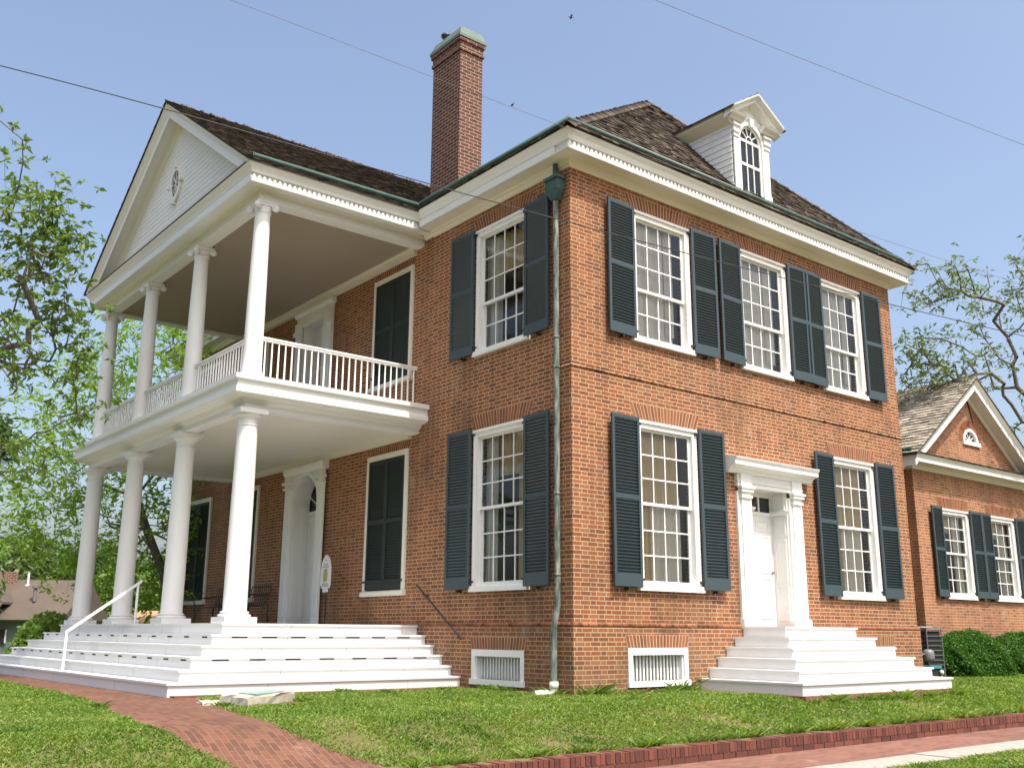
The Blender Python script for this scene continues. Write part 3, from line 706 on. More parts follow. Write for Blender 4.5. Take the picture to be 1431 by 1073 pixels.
# board with an arched opening
outer = [(DX1, DZB), (DX1, DZE), (DC, DZA-.03), (DX0, DZE), (DX0, DZB)]
ap = arch_pts(DC, WZS, WHX, WHX)
right = [(DC+WHX, DZB), (DX1, DZB), (DX1, DZE), (DC, DZA-.03)]+[p for p in ap[:9]][::-1]
left = [(DC-WHX, DZB), (DX0, DZB), (DX0, DZE), (DC, DZA-.03)]+[p for p in ap[8:]]
FD.prism_d(mb, right, -.06, .0); FD.prism_d(mb, left, -.06, .0)
dormer = mb.build('dormer', M['white_old'], house)
mb = MB()
for s_ in (-1, 1):      # pilasters with capitals
    c = DC+s_*.485
    FD.box(mb, c-.07, c+.07, .0, .035, DZB, 10.46); FD.box(mb, c-.085, c+.085, .0, .05, DZB, DZB+.1)
    FD.box(mb, c-.085, c+.085, .0, .055, 10.46, 10.50); FD.box(mb, c-.075, c+.075, .0, .042, 10.50, 10.56); FD.box(mb, c-.10, c+.10, .0, .07, 10.56, 10.62); FD.box(mb, c-.085, c+.085, .0, .05, 10.62, 10.70)
    FD.box(mb, c-.115, c+.115, .0, .09, 10.70, 10.74)
    FD.box(mb, c-.07, c+.07, .0, .04, 10.74, 10.80)
    a, b = (DX0-.14, DC-.30) if s_ < 0 else (DC+.30, DX1+.14)      # broken pediment returns
    FD.prism_u(mb, [(0, 10.80), (.08, 10.80), (.10, 10.83), (.17, 10.87), (.20, 10.92), (0, 10.94)], a, b)
    aa = [(DC+s_*q[0]+0, q[1]) for q in [(WHX*math.cos(math.pi/2*i/8), WZS+WHX*math.sin(math.pi/2*i/8)) for i in range(9)]]
    bb = [(DC+s_*q[0], q[1]) for q in [((WHX+.075)*math.cos(math.pi/2*i/8), WZS+(WHX+.075)*math.sin(math.pi/2*i/8)) for i in range(9)]]
    for i in range(8): FD.prism_d(mb, [aa[i], aa[i+1], bb[i+1], bb[i]], .0, .03)
    FD.box(mb, DC+s_*WHX-(.0 if s_ > 0 else .06), DC+s_*WHX+(.06 if s_ > 0 else 0.), .0, .03, DZB, WZS)
FD.prism_d(mb, [(DC-.045, WZS+WHX-.03), (DC+.045, WZS+WHX-.03), (DC+.065, WZS+WHX+.15), (DC-.065, WZS+WHX+.15)], .0, .075)
mb.build('dormer_trim', M['white'], dormer)
mb = MB()   # raking cornice
for s_ in (-1, 1):
    xe = DC+s_*.80; A = np.array([xe, DY, 10.92]); B = np.array([DC, DY, 11.42])
    prof = [(0, -.15), (.06, -.13), (.14, -.10), (.18, -.10), (.18, -.05), (.24, -.01), (.275, .01), (.285, .05), (0, .05)]
    vs = [A+np.array([0, -a, b]) for a, b in prof]+[B+np.array([0, -a, b]) for a, b in prof]; m = len(prof)
    mb.add(vs, [(j, (j+1) % m, m+(j+1) % m, m+j) for j in range(m)]+[tuple(range(m)), tuple(range(2*m-1, m-1, -1))])
mb.build('dormer_pediment', M['white'], dormer)
for s_ in (-1, 1):
    mb = MB()
    xe = DC+s_*.80; xw = DC+s_*.58
    mb.prism([(xw, DY-.02, 10.70), (xe, DY-.02, 10.86), (xe, DY-.02, 10.93), (xw, DY-.02, 11.02)], (0, roofy(10.9)-DY+.5, 0))
    mb.build('dormer_eave', M['cream'], dormer)
mb = MB(); O = np.array([DC-.84, DY-.27, 10.905])
yb0, yb1 = roofy(10.9)+.05, roofy(11.45)+.05
for s_ in (-1, 1):
    O, U, V, f = slope_frame((DC+s_*.85, DY-.27, 10.93), (DC+s_*.85, yb0, 10.93), (DC, DY-.27, 11.455))
    shakes(mb, O, U, V, [f((DC+s_*.85, DY-.27, 10.93)), f((DC+s_*.85, yb0, 10.93)), f((DC, yb1, 11.455)), f((DC, DY-.27, 11.455))], expo=.12, lift=.011)
    mb.prism([(DC+s_*.84, DY-.26, 10.925), (DC+s_*.84, yb0, 10.925), (DC, yb1, 11.44), (DC, DY-.26, 11.44)], (0, 0, -.02))
hipcap(mb, (DC, DY-.27, 11.45), (DC, yb1, 11.45), .07, 12)
mb.build('dormer_roof', M['shake_dark'], dormer)
# dormer window
mb = MB(); F = FD
st = .05; u0, u1 = DC-WHX, DC+WHX
zr = 9.98
F.box(mb, u0, u0+st, -.05, -.01, DZB, WZS); F.box(mb, u1-st, u1, -.05, -.01, DZB, WZS); F.box(mb, u0+st, u1-st, -.05, -.012, DZB, DZB+.06)
F.box(mb, u0+st, u1-st, -.05, -.012, zr-.03, zr+.03); F.box(mb, u0+st, u1-st, -.05, -.012, WZS-.03, WZS+.03)
for i in (1, 2): 
    u = u0+st+(2*WHX-2*st)*i/3; F.box(mb, u-.012, u+.012, -.045, -.016, DZB+.06, WZS-.03)
for i in range(16):
    a, b = math.pi*i/16, math.pi*(i+1)/16
    q = [(DC+r*math.cos(t), WZS+r*math.sin(t)) for r, t in ((WHX-.045, a), (WHX, a), (WHX, b), (WHX-.045, b))]; F.prism_d(mb, q, -.05, -.01)
    q = [(DC+r*math.cos(t), WZS+.03+r*math.sin(t)) for r, t in ((.085, a), (.105, a), (.105, b), (.085, b))]; F.prism_d(mb, q, -.045, -.016)
for k in range(1, 5):
    t = math.pi*k/5; d_ = np.array([math.cos(t), math.sin(t)]); n_ = np.array([-d_[1], d_[0]])*.009; c_ = np.array([DC, WZS+.03])
    q = [c_+d_*.10-n_, c_+d_*(WHX-.05)-n_, c_+d_*(WHX-.05)+n_, c_+d_*.10+n_]; F.prism_d(mb, [tuple(x) for x in q], -.045, -.017)
dw = mb.build('dormer_window', M['white'], dormer)
mb = MB(); mb.poly([F.p(a, -.035, b) for a, b in [(u0, DZB), (u1, DZB)]+arch_pts(DC, WZS, WHX, WHX)]); mb.build('pane', M['glass'], dw)
mb = MB(); mb.box(DX0+.04, DX1-.04, DY+.5, DY+.52, 9.3, 10.9); mb.box(DX0+.04, DX1-.04, DY+.1, DY+.5, 9.3, 9.32); mb.build('attic_backing', M['interior'], dw)
mb = MB(); mb.add([(DX0-.25, .98, roofz(.98)+.04), (DX0-.02, .95, roofz(.95)+.05), (DX0-.02, 1.25, roofz(1.25)+.05), (DX0-.2, 1.2, roofz(1.2)+.04)], [(0, 1, 2, 3)]); mb.build('dormer_flashing', M['copper_pale'], dormer)

# ---- downspout with leader head
mb = MB(); mb.lathe(-.085, .26, [(.05, 8.28), (.05, 8.95)], 12)
dsp = None
mb.add([(-.085+a, .26+b, 7.95) for a, b in ((-.06, -.06), (.06, -.06), (.06, .06), (-.06, .06))]+[(-.085+a, .26+b, 8.12) for a, b in ((-.10, -.15), (.08, -.15), (.08, .15), (-.10, .15))], [(0, 1, 5, 4), (1, 2, 6, 5), (2, 3, 7, 6), (3, 0, 4, 7), (0, 3, 2, 1)])
mb.box(-.19, -.003, .11, .41, 8.121, 8.30); mb.box(-.215, -.002, .085, .435, 8.301, 8.36)
dsp = mb.build('leader_head', M['gutter'], house)
mb = MB(); mb.tube([(-.085, .26, 8.0), (-.085, .26, 1.25)], .047, 12, .5); mb.tube([(-.085, .26, 1.25), (-.13, .285, 1.02), (-.13, .30, .92)], .047, 12, .6); mb.tube([(-.13, .30, .92), (-.13, .30, .12)], .05, 12, .2)
for z in (5.55, 5.05, 3.0, 1.75): mb.lathe(-.085, .26, [(.047, z-.02), (.054, z-.018), (.054, z+.018), (.047, z+.02)], 14, .1)
down = mb.build('downspout', M['copper'], house); dsp.parent = down
mb = MB(); mb.tube([(-.13, .30, .18), (-.13, .30, .04), (-.16, .33, .0), (-.30, .42, -.01), (-.38, .45, -.015)], [.062, .062, .06, .06, .058], 12, .5); mb.lathe(-.13, .30, [(.05, .17), (.072, .16), (.072, .08), (.05, .07)], 14)
mb.build('drain_elbow', M['pipe_white'], down)
mb = MB()
for z in (6.6, 4.1, 1.6): mb.box(-.14, -.002, .245, .275, z-.012, z+.012)
mb.build('pipe_strap', M['iron'], down)

# ================================================================ PORTICO
BX, BYS, BYN = -3.56, 4.36, 13.06         # outer faces of the beams
CXC = -3.42; CYS = [4.50, 7.32, 10.13, 12.93]
PPROF = [(0, 8.40), (0.0, 8.56), (.03, 8.575), (.04, 8.60), (.08, 8.625), (.29, 8.625), (.295, 8.575), (.31, 8.575), (.31, 8.583), (.26, 8.585), (.26, 8.735), (.315, 8.74), (.33, 8.79), (.355, 8.83), (.395, 8.88), (.40, 8.90), (-.25, 8.90), (-.25, 8.40)]
mb = MB(); sweep(mb, [(-.0, BYN), (BX, BYN), (BX, BYS), (-.0, BYS)], PPROF)
port = mb.build('portico_entablature', M['white'], house)
mb = MB(); teeth(mb, WF('y', BYS), BX-.312, -.37, .261, 8.587)
mb.box(BX-.312, BX-.261, BYS-.26, BYN+.26, 8.587, 8.735); mb.build('tooth_moulding', M['white'], port)
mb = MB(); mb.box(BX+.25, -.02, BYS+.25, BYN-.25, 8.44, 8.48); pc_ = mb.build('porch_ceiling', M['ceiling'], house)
mb = MB(); mb.box(-.10, -.003, BYS+.25, BYN-.25, 8.30, 8.439); mb.box(-.16, -.101, BYS+.25, BYN-.25, 8.40, 8.4385); mb.build('ceiling_frieze', M['cream'], pc_)
mb = MB(); mb.box(-.09, -.004, BYS+.25, BYN-.25, 4.52, 4.639); mb.build('lower_frieze', M['cream'], pc_)
# balcony floor
DPROF = [(0, 4.57), (0, 4.655), (.04, 4.67), (.07, 4.70), (.10, 4.735), (.24, 4.75), (.285, 4.765), (.30, 4.78), (.30, 4.855), (.275, 4.865), (.27, 4.90), (.275, 4.985), (.30, 4.995), (.325, 5.005), (.325, 5.085), (-.25, 5.085), (-.25, 4.57)]
mb = MB(); sweep(mb, [(-.0, BYN), (BX, BYN), (BX, BYS), (-.0, BYS)], DPROF)
balc = mb.build('balcony_floor', M['white'], house)
mb = MB(); mb.box(BX+.2, -.01, BYS+.2, BYN-.2, 4.98, 5.083); mb.build('balcony_deck', M['step'], balc)
mb = MB(); mb.box(BX+.25, -.01, BYS+.25, BYN-.25, 4.64, 4.68); mb.build('lower_ceiling', M['cream'], balc)

def column(x, y, z0, z1, rb, rt, ionic):
    H = z1-z0; mb = MB(); prof = []
    zb, zt = z0+.20, z1-(.20 if ionic else .20)
    for i in range(13):
        t = i/12; r = rb+(rt-rb)*(t**1.6); prof.append((r, zb+(zt-zb)*t))
    mb.lathe(x, y, [(rb*1.08, zb-.03), (rb*1.02, zb-.008)]+prof, 40)
    c = mb.build('column', M['column'], house)
    mb = MB(); hb = rb*1.42
    if not ionic:
        mb.box(x-hb, x+hb, y-hb, y+hb, z0, z0+.10)
        mb.lathe(x, y, [(rb*1.30, z0+.10), (rb*1.38, z0+.115), (rb*1.38, z0+.13), (rb*1.28, z0+.145), (rb*1.12, z0+.150), (rb*1.10, z0+.158), (rb*1.19, z0+.165), (rb*1.21, z0+.18), (rb*1.14, z0+.19), (rb*1.04, z0+.195)], 40)
    else:
        mb.lathe(x, y, [(rb*1.18, z0), (rb*1.22, z0+.02), (rb*1.20, z0+.06), (rb*1.08, z0+.075), (rb*1.06, z0+.09), (rb*1.14, z0+.10), (rb*1.14, z0+.13), (rb*1.02, z0+.17), (rb, z0+.20)], 40)
    mb.build('base', M['column'], c)
    mb = MB()
    if not ionic:
        mb.lathe(x, y, [(rt, zt-.09), (rt*1.07, zt-.085), (rt*1.09, zt-.07), (rt*1.0, zt-.06), (rt, zt), (rt*1.02, zt+.03), (rt*1.14, zt+.05), (rt*1.34, zt+.075), (rt*1.42, zt+.10), (rt*1.42, zt+.115)], 40)
        a = rt*1.52; mb.box(x-a, x+a, y-a, y+a, zt+.115, z1-.005)
    else:
        a = rt*1.36; zc = z1-.105
        mb.lathe(x, y, [(rt, zt-.02), (rt*1.12, zt), (rt*1.12, zt+.02), (rt, zt+.03), (rt*1.25, zt+.09), (rt*1.25, zt+.11)], 32)
        mb.box(x-a*1.02, x+a*1.02, y-a*1.02, y+a*1.02, z1-.045, z1-.004)
        # volutes at the four corners, turned 45 degrees
        for sx in (-1, 1):
            for sy in (-1, 1):
                cx, cy = x+sx*a*.93, y+sy*a*.93
                t = np.array([sx, -sy, 0])/math.sqrt(2)*.035
                mb.tube([np.array([cx, cy, zc])-t, np.array([cx, cy, zc])+t], .062, 14)
                mb.tube([np.array([cx, cy, zc])-t*1.3, np.array([cx, cy, zc])+t*1.3], .026, 10)
        for sx in (-1, 1): mb.box(x+sx*a*.86-.018, x+sx*a*.86+.018, y-a*.8, y+a*.8, zc+.02, z1-.046)
        for sy in (-1, 1): mb.box(x-a*.8, x+a*.8, y+sy*a*.86-.018, y+sy*a*.86+.018, zc+.021, z1-.047)
    mb.build('capital', M['column'], c)
    return c
for y in CYS:
    column(CXC, y, 1.0, 4.57, .195, .168, False)
    column(CXC, y, 5.085, 8.40, .168, .135, True)

# pediment
AY = (BYS+BYN)/2; AZ = 12.10; EY0 = BYS-.44; EZ0 = 8.90; sl = (AZ-EZ0)/(AY-EY0)
mb = MB(); zb = 8.90
while zb < AZ-.35:     # lapped tympanum boards
    zt = zb+.115
    hwb = (AZ-.30-zb)/sl; hwt = max((AZ-.30-zt)/sl, .02)
    if hwb < .05: break
    xo = BX-.02
    mb.add([(xo-.0045, AY-hwb, zb), (xo-.0045, AY+hwb, zb), (xo, AY+hwt, zt), (xo, AY-hwt, zt), (xo+.03, AY-hwb, zb), (xo+.03, AY+hwb, zb), (xo+.03, AY+hwt, zt), (xo+.03, AY-hwt, zt)],
           [(3, 2, 1, 0), (4, 5, 6, 7), (0, 1, 5, 4)]); zb = zt
mb.build('tympanum', M['white_old'], house)
mb = MB(); k_ = math.sqrt(1+sl*sl)
RPROF = [(-.02, -.36), (.03, -.34), (.06, -.29), (.10, -.265), (.31, -.265), (.31, -.28), (.33, -.28), (.33, -.135), (.35, -.11), (.38, -.06), (.42, -.02), (.43, 0), (-.02, 0)]
for s_ in (-1, 1):
    A = np.array([BX-.0, AY+s_*(AY-EY0), EZ0]); B = np.array([BX-.0, AY, AZ]); m = len(RPROF)
    vs = []
    for a, b in RPROF:
        sh_ = (8.93-(EZ0+b*k_))/sl if EZ0+b*k_ < 8.93 else 0.; sh_ = max(sh_, 0)
        vs.append(A+np.array([-a, -s_*sh_, b*k_+sh_*sl]))
    vs = vs+[B+np.array([-a, 0, b*k_]) for a, b in RPROF]
    fs = [(j, (j+1) % m, m+(j+1) % m, m+j) for j in range(m)]+[tuple(range(m))[::-1], tuple(range(m, 2*m))]
    if s_ < 0: fs = [f[::-1] for f in fs]
    mb.add(vs, fs)
rake = mb.build('raking_cornice', M['white'], house)
mb = MB(); mb.box(BX-.405, BX-.01, EY0+.25, 2*AY-EY0-.25, 8.902, 8.945); mb.build('ledge_flashing', M['shake_dark'], rake)
mb = MB()
OZ, OYC = 10.28, AY+.02
def ell(a, b, n=28): return [(OYC+a*math.cos(2*math.pi*i/n), OZ+b*math.sin(2*math.pi*i/n)) for i in range(n)]
FT = WF('x', BX-.02); e_in, e_out = ell(.22, .31), ell(.33, .43)
for i in range(28):
    j = (i+1) % 28; FT.prism_d(mb, [e_in[i], e_out[i], e_out[j], e_in[j]], .0, .055)
for (a, b, w_, h_) in ((0, .43, .045, .055), (0, -.43, .045, .055), (.34, 0, .05, .035), (-.34, 0, .05, .035)):
    FT.box(mb, OYC+a-w_, OYC+a+w_, .0, .085, OZ+b-h_, OZ+b+h_)
ov = mb.build('oval_window', M['white'], house)
mb = MB()
for t in (0, 45, 90, 135):
    d_ = np.array([math.cos(R(t))*.22, math.sin(R(t))*.31]); n_ = np.array([-d_[1], d_[0]]); n_ = n_/np.linalg.norm(n_)*.009; c_ = np.array([OYC, OZ])
    FT.prism_d(mb, [tuple(c_-d_-n_), tuple(c_+d_-n_), tuple(c_+d_+n_), tuple(c_-d_+n_)], .02, .035)
mb.build('muntins', M['white'], ov)
mb = MB(); mb.poly([FT.p(a, .017, b) for a, b in ell(.23, .32)]); mb.build('pane', M['dark_pane'], ov)

# portico roof
def mainx(z): return -.46+(z-EZ)/((PK[2]-EZ)/(PK[0]+.46))
xw = BX-.45
mb = MB(); A0 = (xw, EY0+.02, EZ0+.055); A1 = (mainx(EZ0)+.2, EY0+.02, EZ0+.055); T0 = (xw, AY, AZ+.05); T1 = (mainx(AZ)+.5, AY, AZ+.05)
proof = None
mb2 = MB()
for s_ in (-1, 1):
    fy = (lambda y: y) if s_ < 0 else (lambda y: 2*AY-y)
    P4 = [(p[0], fy(p[1]), p[2]-.03) for p in (A0, A1, T1, T0)]
    mb.prism(P4, (0, 0, -.03))
    q = [(p[0], fy(p[1]), p[2]-.02) for p in (A0, A1, T1, T0)]
    O, U, V, f = slope_frame(q[0], q[1], q[3])
    shakes(mb2, O, U, V, [f(x) for x in q], expo=.13 if s_ < 0 else .2, wr=(.09, .18) if s_ < 0 else (.2, .3))
proof = mb.build('portico_roof', M['deck_dark'], house)
mb2.build('shakes', M['shake_dark'], proof)
mb = MB(); x = xw+.02
while x < mainx(AZ)+.2:     # comb of ridge shakes standing proud
    wd = random.uniform(.085, .125)
    mb.obox((x, AY-.10, AZ-.07), (wd-.03, 0, 0), (0, .20, .20+random.uniform(-.02, .03)), (0, .022, -.022)); x += wd
mb.build('ridge_comb', M['shake_dark'], proof)
gutter([(xw+.15, EY0+.14, EZ0+.16), (-.36, EY0+.14, EZ0+.19)], proof, .05)

# railings
def railing(p0, p1, n, parent, end0=True):
    p0, p1 = np.array(p0, float), np.array(p1, float); d = (p1-p0)/np.linalg.norm(p1-p0); h = np.array([-d[1], d[0], 0])
    mb = MB(); mb.obox(p0-h*.035+np.array([0, 0, .80]), p1-p0, h*.07, (0, 0, .035)); mb.obox(p0-h*.022+np.array([0, 0, .765]), p1-p0, h*.044, (0, 0, .0345))
    mb.obox(p0-h*.03+np.array([0, 0, .002]), p1-p0, h*.06, (0, 0, .045))
    r_ = mb.build('balcony_railing', M['white'], parent); bal = None
    L = np.linalg.norm(p1-p0)
    for i in range(n):
        q = p0+d*(L*(i+.5)/n)
        if bal is None:
            mb = MB(); mb.tube([(0, 0, .046), (0, 0, .15), (0, 0, .6), (0, 0, .766)], [.014, .018, .016, .013], 8); bal = mb.build('baluster', M['white'], r_); o = bal
        else: o = bal.copy(); COL.objects.link(o)
        o.location = q
    return r_
railing((CXC+.16, CYS[0], 5.085), (-.01, CYS[0], 5.085), 25, house)
for a, b in zip(CYS[:-1], CYS[1:]): railing((CXC, a+.16, 5.085), (CXC, b-.16, 5.085), 20, house)
railing((CXC+.16, CYS[3], 5.085), (-.01, CYS[3], 5.085), 25, house)

# porch steps on three sides
SZ = [.0, .165, .33, .50, .665, .83, 1.0]; WX = [-5.05, -4.79, -4.53, -4.27, -4.01, -3.74]; SY = [2.83, 3.10, 3.37, 3.64, 3.91, 4.18]
steps = None
for i in range(6):
    mb = MB(); x0, y0 = WX[i], SY[i]; y1 = 2*AY-SY[i]; zt = SZ[i+1]
    mb.box(x0, -.04-i*.0012, y0, y1, max(SZ[i]-.25, -.35), zt-.032)
    o = mb.build('porch_steps' if i == 0 else 'step', M['step'], house if i == 0 else steps)
    if i == 0: steps = o
    mb = MB(); mb.box(x0-.028, -.038, y0-.028, y1+.028, zt-.0315, zt+.0004*i); nf = len(mb.f); zb_ = max(SZ[i], .0)
    for k in range(3):
        x = x0+(0-x0)*(k+1)/3.6+random.uniform(-.3, .3); mb.box(x, x+.004, y0-.0012, y0+.01, zb_, zt-.033); mb.box(x+.3, x+.304, y0-.029, y0+.2, zt-.03, zt+.0012+.0004*i)
    for k in range(5):
        y = y0+(y1-y0)*(k+1)/6+random.uniform(-.4, .4); mb.box(x0-.0012, x0+.01, y, y+.004, zb_, zt-.033); mb.box(x0-.029, x0+.2, y+.4, y+.404, zt-.03, zt+.0012+.0004*i)
    o_ = mb.build('tread', M['step'], steps); o_.data.materials.append(M['fh_roof'])
    for p_ in o_.data.polygons[nf:]: p_.material_index = 1
    if i in (2, 4):
        mb = MB()
        n = 13 if i == 4 else 15
        for k in range(n):
            y = y0+.30+(y1-y0-.6)*k/(n-1); mb.box(x0-.004, x0+.01, y-.10, y+.10, zt-.058, zt-.033)
        for k in range(7):
            x = x0+.45+(-.5-x0-.45)*k/6; mb.box(x-.13, x+.13, y0-.004, y0+.01, zt-.056, zt-.033)
        mb.build('vent_slot', M['dark'], steps)
# white pipe handrail
mb = MB(); ry = AY-.25
mb.tube([(-4.92, ry, .165), (-4.92, ry, .83)], .028, 10); mb.obox((-4.95, ry-.03, .80), (1.32, 0, .98), (0, .06, 0), (0, 0, .055)); mb.tube([(-3.69, ry, .995), (-3.69, ry, 1.75)], .024, 10)
mb.build('step_handrail', M['white'], house)
# dark iron wall rail beside the porch steps
mb = MB(); a, b = np.array([-.09, 4.16, 1.72]), np.array([-.09, 2.74, .77])
mb.tube([a, b], .017, 8)
for t in (.16, .93):
    q = a+(b-a)*t; mb.tube([q, q+np.array([0.0, 0, -.05]), q+np.array([.09, 0, -.06])], .012, 6); mb.tube([q+np.array([.065, 0, -.06]), q+np.array([.088, 0, -.06])], .035, 10)
mb.build('wall_handrail', M['iron'], house)

# ---- front steps (south)
C0 = 4.97; stp = None
hx = [2.20, 1.96, 1.74, 1.50, 1.27, 1.03]; fy = [-2.03, -1.81, -1.60, -1.38, -1.15, -.92]
for i in range(6):
    mb = MB(); zt = SZ[i+1]+.005
    mb.box(C0-hx[i], C0+hx[i]-.06*(5-i)/5, fy[i], -.036-.001*i, max(SZ[i]-.3, -.4), zt-.032)
    o = mb.build('front_steps' if i == 0 else 'step', M['step'], house if i == 0 else stp)
    if i == 0: stp = o
    mb = MB(); mb.box(C0-hx[i]-.025, C0+hx[i]-.06*(5-i)/5+.025, fy[i]-.028, -.034, zt-.0315, zt+.0004*i); mb.build('tread', M['step'], stp)
mb = MB(); mb.box(C0-hx[0]-.10, C0+hx[0]+.06, fy[0]-.12, 0, -.45, -.012); mb.build('step_footing', M['walk_brick'], stp)

# ---- front door (south)
def panel(mb, F, u0, u1, z0, z1, d, w_=.03, t=.012):
    F.box(mb, u0, u1, d, d+t, z0, z0+w_); F.box(mb, u0, u1, d, d+t, z1-w_, z1); F.box(mb, u0, u0+w_, d, d+t-.001, z0+w_, z1-w_); F.box(mb, u1-w_, u1, d, d+t-.001, z0+w_, z1-w_)
    F.box(mb, u0+w_+.03, u1-w_-.03, d, d+t*.7, z0+w_+.03, z1-w_-.03)
DL, DR, DT = 4.36, 5.44, 3.50
mb = MB(); F = FS
for c in (4.14, 5.66):
    F.box(mb, c-.20, c+.20, .0, .05, 1.0, 3.38); F.box(mb, c-.12, c+.12, .05, .085, 1.14, 3.26); F.box(mb, c-.22, c+.22, .0, .10, 1.0, 1.14)
    F.box(mb, c-.15, c+.15, .05, .12, 3.26, 3.31); F.box(mb, c-.13, c+.13, .05, .10, 3.31, 3.37); F.box(mb, c-.17, c+.17, .05, .14, 3.37, 3.43); F.box(mb, c-.19, c+.19, .05, .16, 3.43, 3.47)
    F.box(mb, c-.15, c+.15, .05, .11, 3.47, 3.70)
F.box(mb, 3.94, 5.86, .0, .07, 3.47, 3.72); F.box(mb, 3.93, 5.87, .0, .09, 3.55, 3.57)
F.prism_u(mb, [(0, 3.70), (.10, 3.70), (.13, 3.735), (.14, 3.77), (.20, 3.80), (.27, 3.82), (.27, 3.88), (.30, 3.93), (.31, 3.96), (0, 4.0)], 3.66, 6.14)
surr = mb.build('door_surround', M['white'], house)
mb = MB(); dd = -.36
F.box(mb, DL-.05, DL, dd, .0, 1.0, DT); F.box(mb, DR, DR+.05, dd, .0, 1.0, DT); F.box(mb, DL-.05, DR+.05, dd, .0, DT, DT+.05)
for z0, z1 in ((1.12, 1.75), (1.82, 2.62), (2.69, 3.05), (3.15, 3.45)):
    for u, s_ in ((DL, 1), (DR, -1)):   # panelled reveals
        o = u; w_ = .028
        for (a, b, c_, e) in ((-.31, -.05, z0, z0+w_), (-.31, -.05, z1-w_, z1), (-.31, -.31+w_, z0+w_, z1-w_), (-.05-w_, -.05, z0+w_, z1-w_)):
            mb.box(min(o, o+s_*.012), max(o, o+s_*.012), -b, -a, c_, e)
F.prism_u(mb, [(dd, 3.06), (-.02, 3.06), (.05, 3.08), (.08, 3.12), (.0, 3.14), (dd, 3.14)], DL-.0, DL+.07); F.prism_u(mb, [(dd, 3.06), (-.02, 3.06), (.05, 3.08), (.08, 3.12), (.0, 3.14), (dd, 3.14)], DR-.07, DR)
mb.build('reveal', M['white'], surr)
mb = MB(); F.box(mb, DL, DR, dd-.05, dd, 1.0, 3.05)
for a, b in ((DL+.10, C0-.12), (C0-.03, DR-.10)):
    for z0, z1 in ((1.16, 1.9), (1.98, 2.68), (2.76, 2.98)): panel(mb, F, a, b, z0, z1, dd)
door = mb.build('front_door', M['white'], house)
mb = MB(); F.box(mb, DL+.22, DL+.48, dd+.012, dd+.022, 1.93, 1.955); mb.tube([F.p(DR-.07, dd, 2.0), F.p(DR-.07, dd+.05, 2.0)], .022, 10); mb.build('handle', M['metal'], door)
mb = MB(); F.box(mb, DL, DR, dd-.04, dd+.02, 3.051, 3.12); F.box(mb, DL, DR, dd-.04, dd+.01, 3.40, DT)
for u in (DL+.02, DL+.365, DL+.70, DR-.02): F.box(mb, u-.018, u+.018, dd-.03, dd+.012, 3.12, 3.40)
tr_ = mb.build('transom', M['white'], door)
mb = MB(); mb.poly([F.p(DL, dd-.01, 3.12), F.p(DR, dd-.01, 3.12), F.p(DR, dd-.01, 3.40), F.p(DL, dd-.01, 3.40)]); mb.build('pane', M['dark_pane'], tr_)

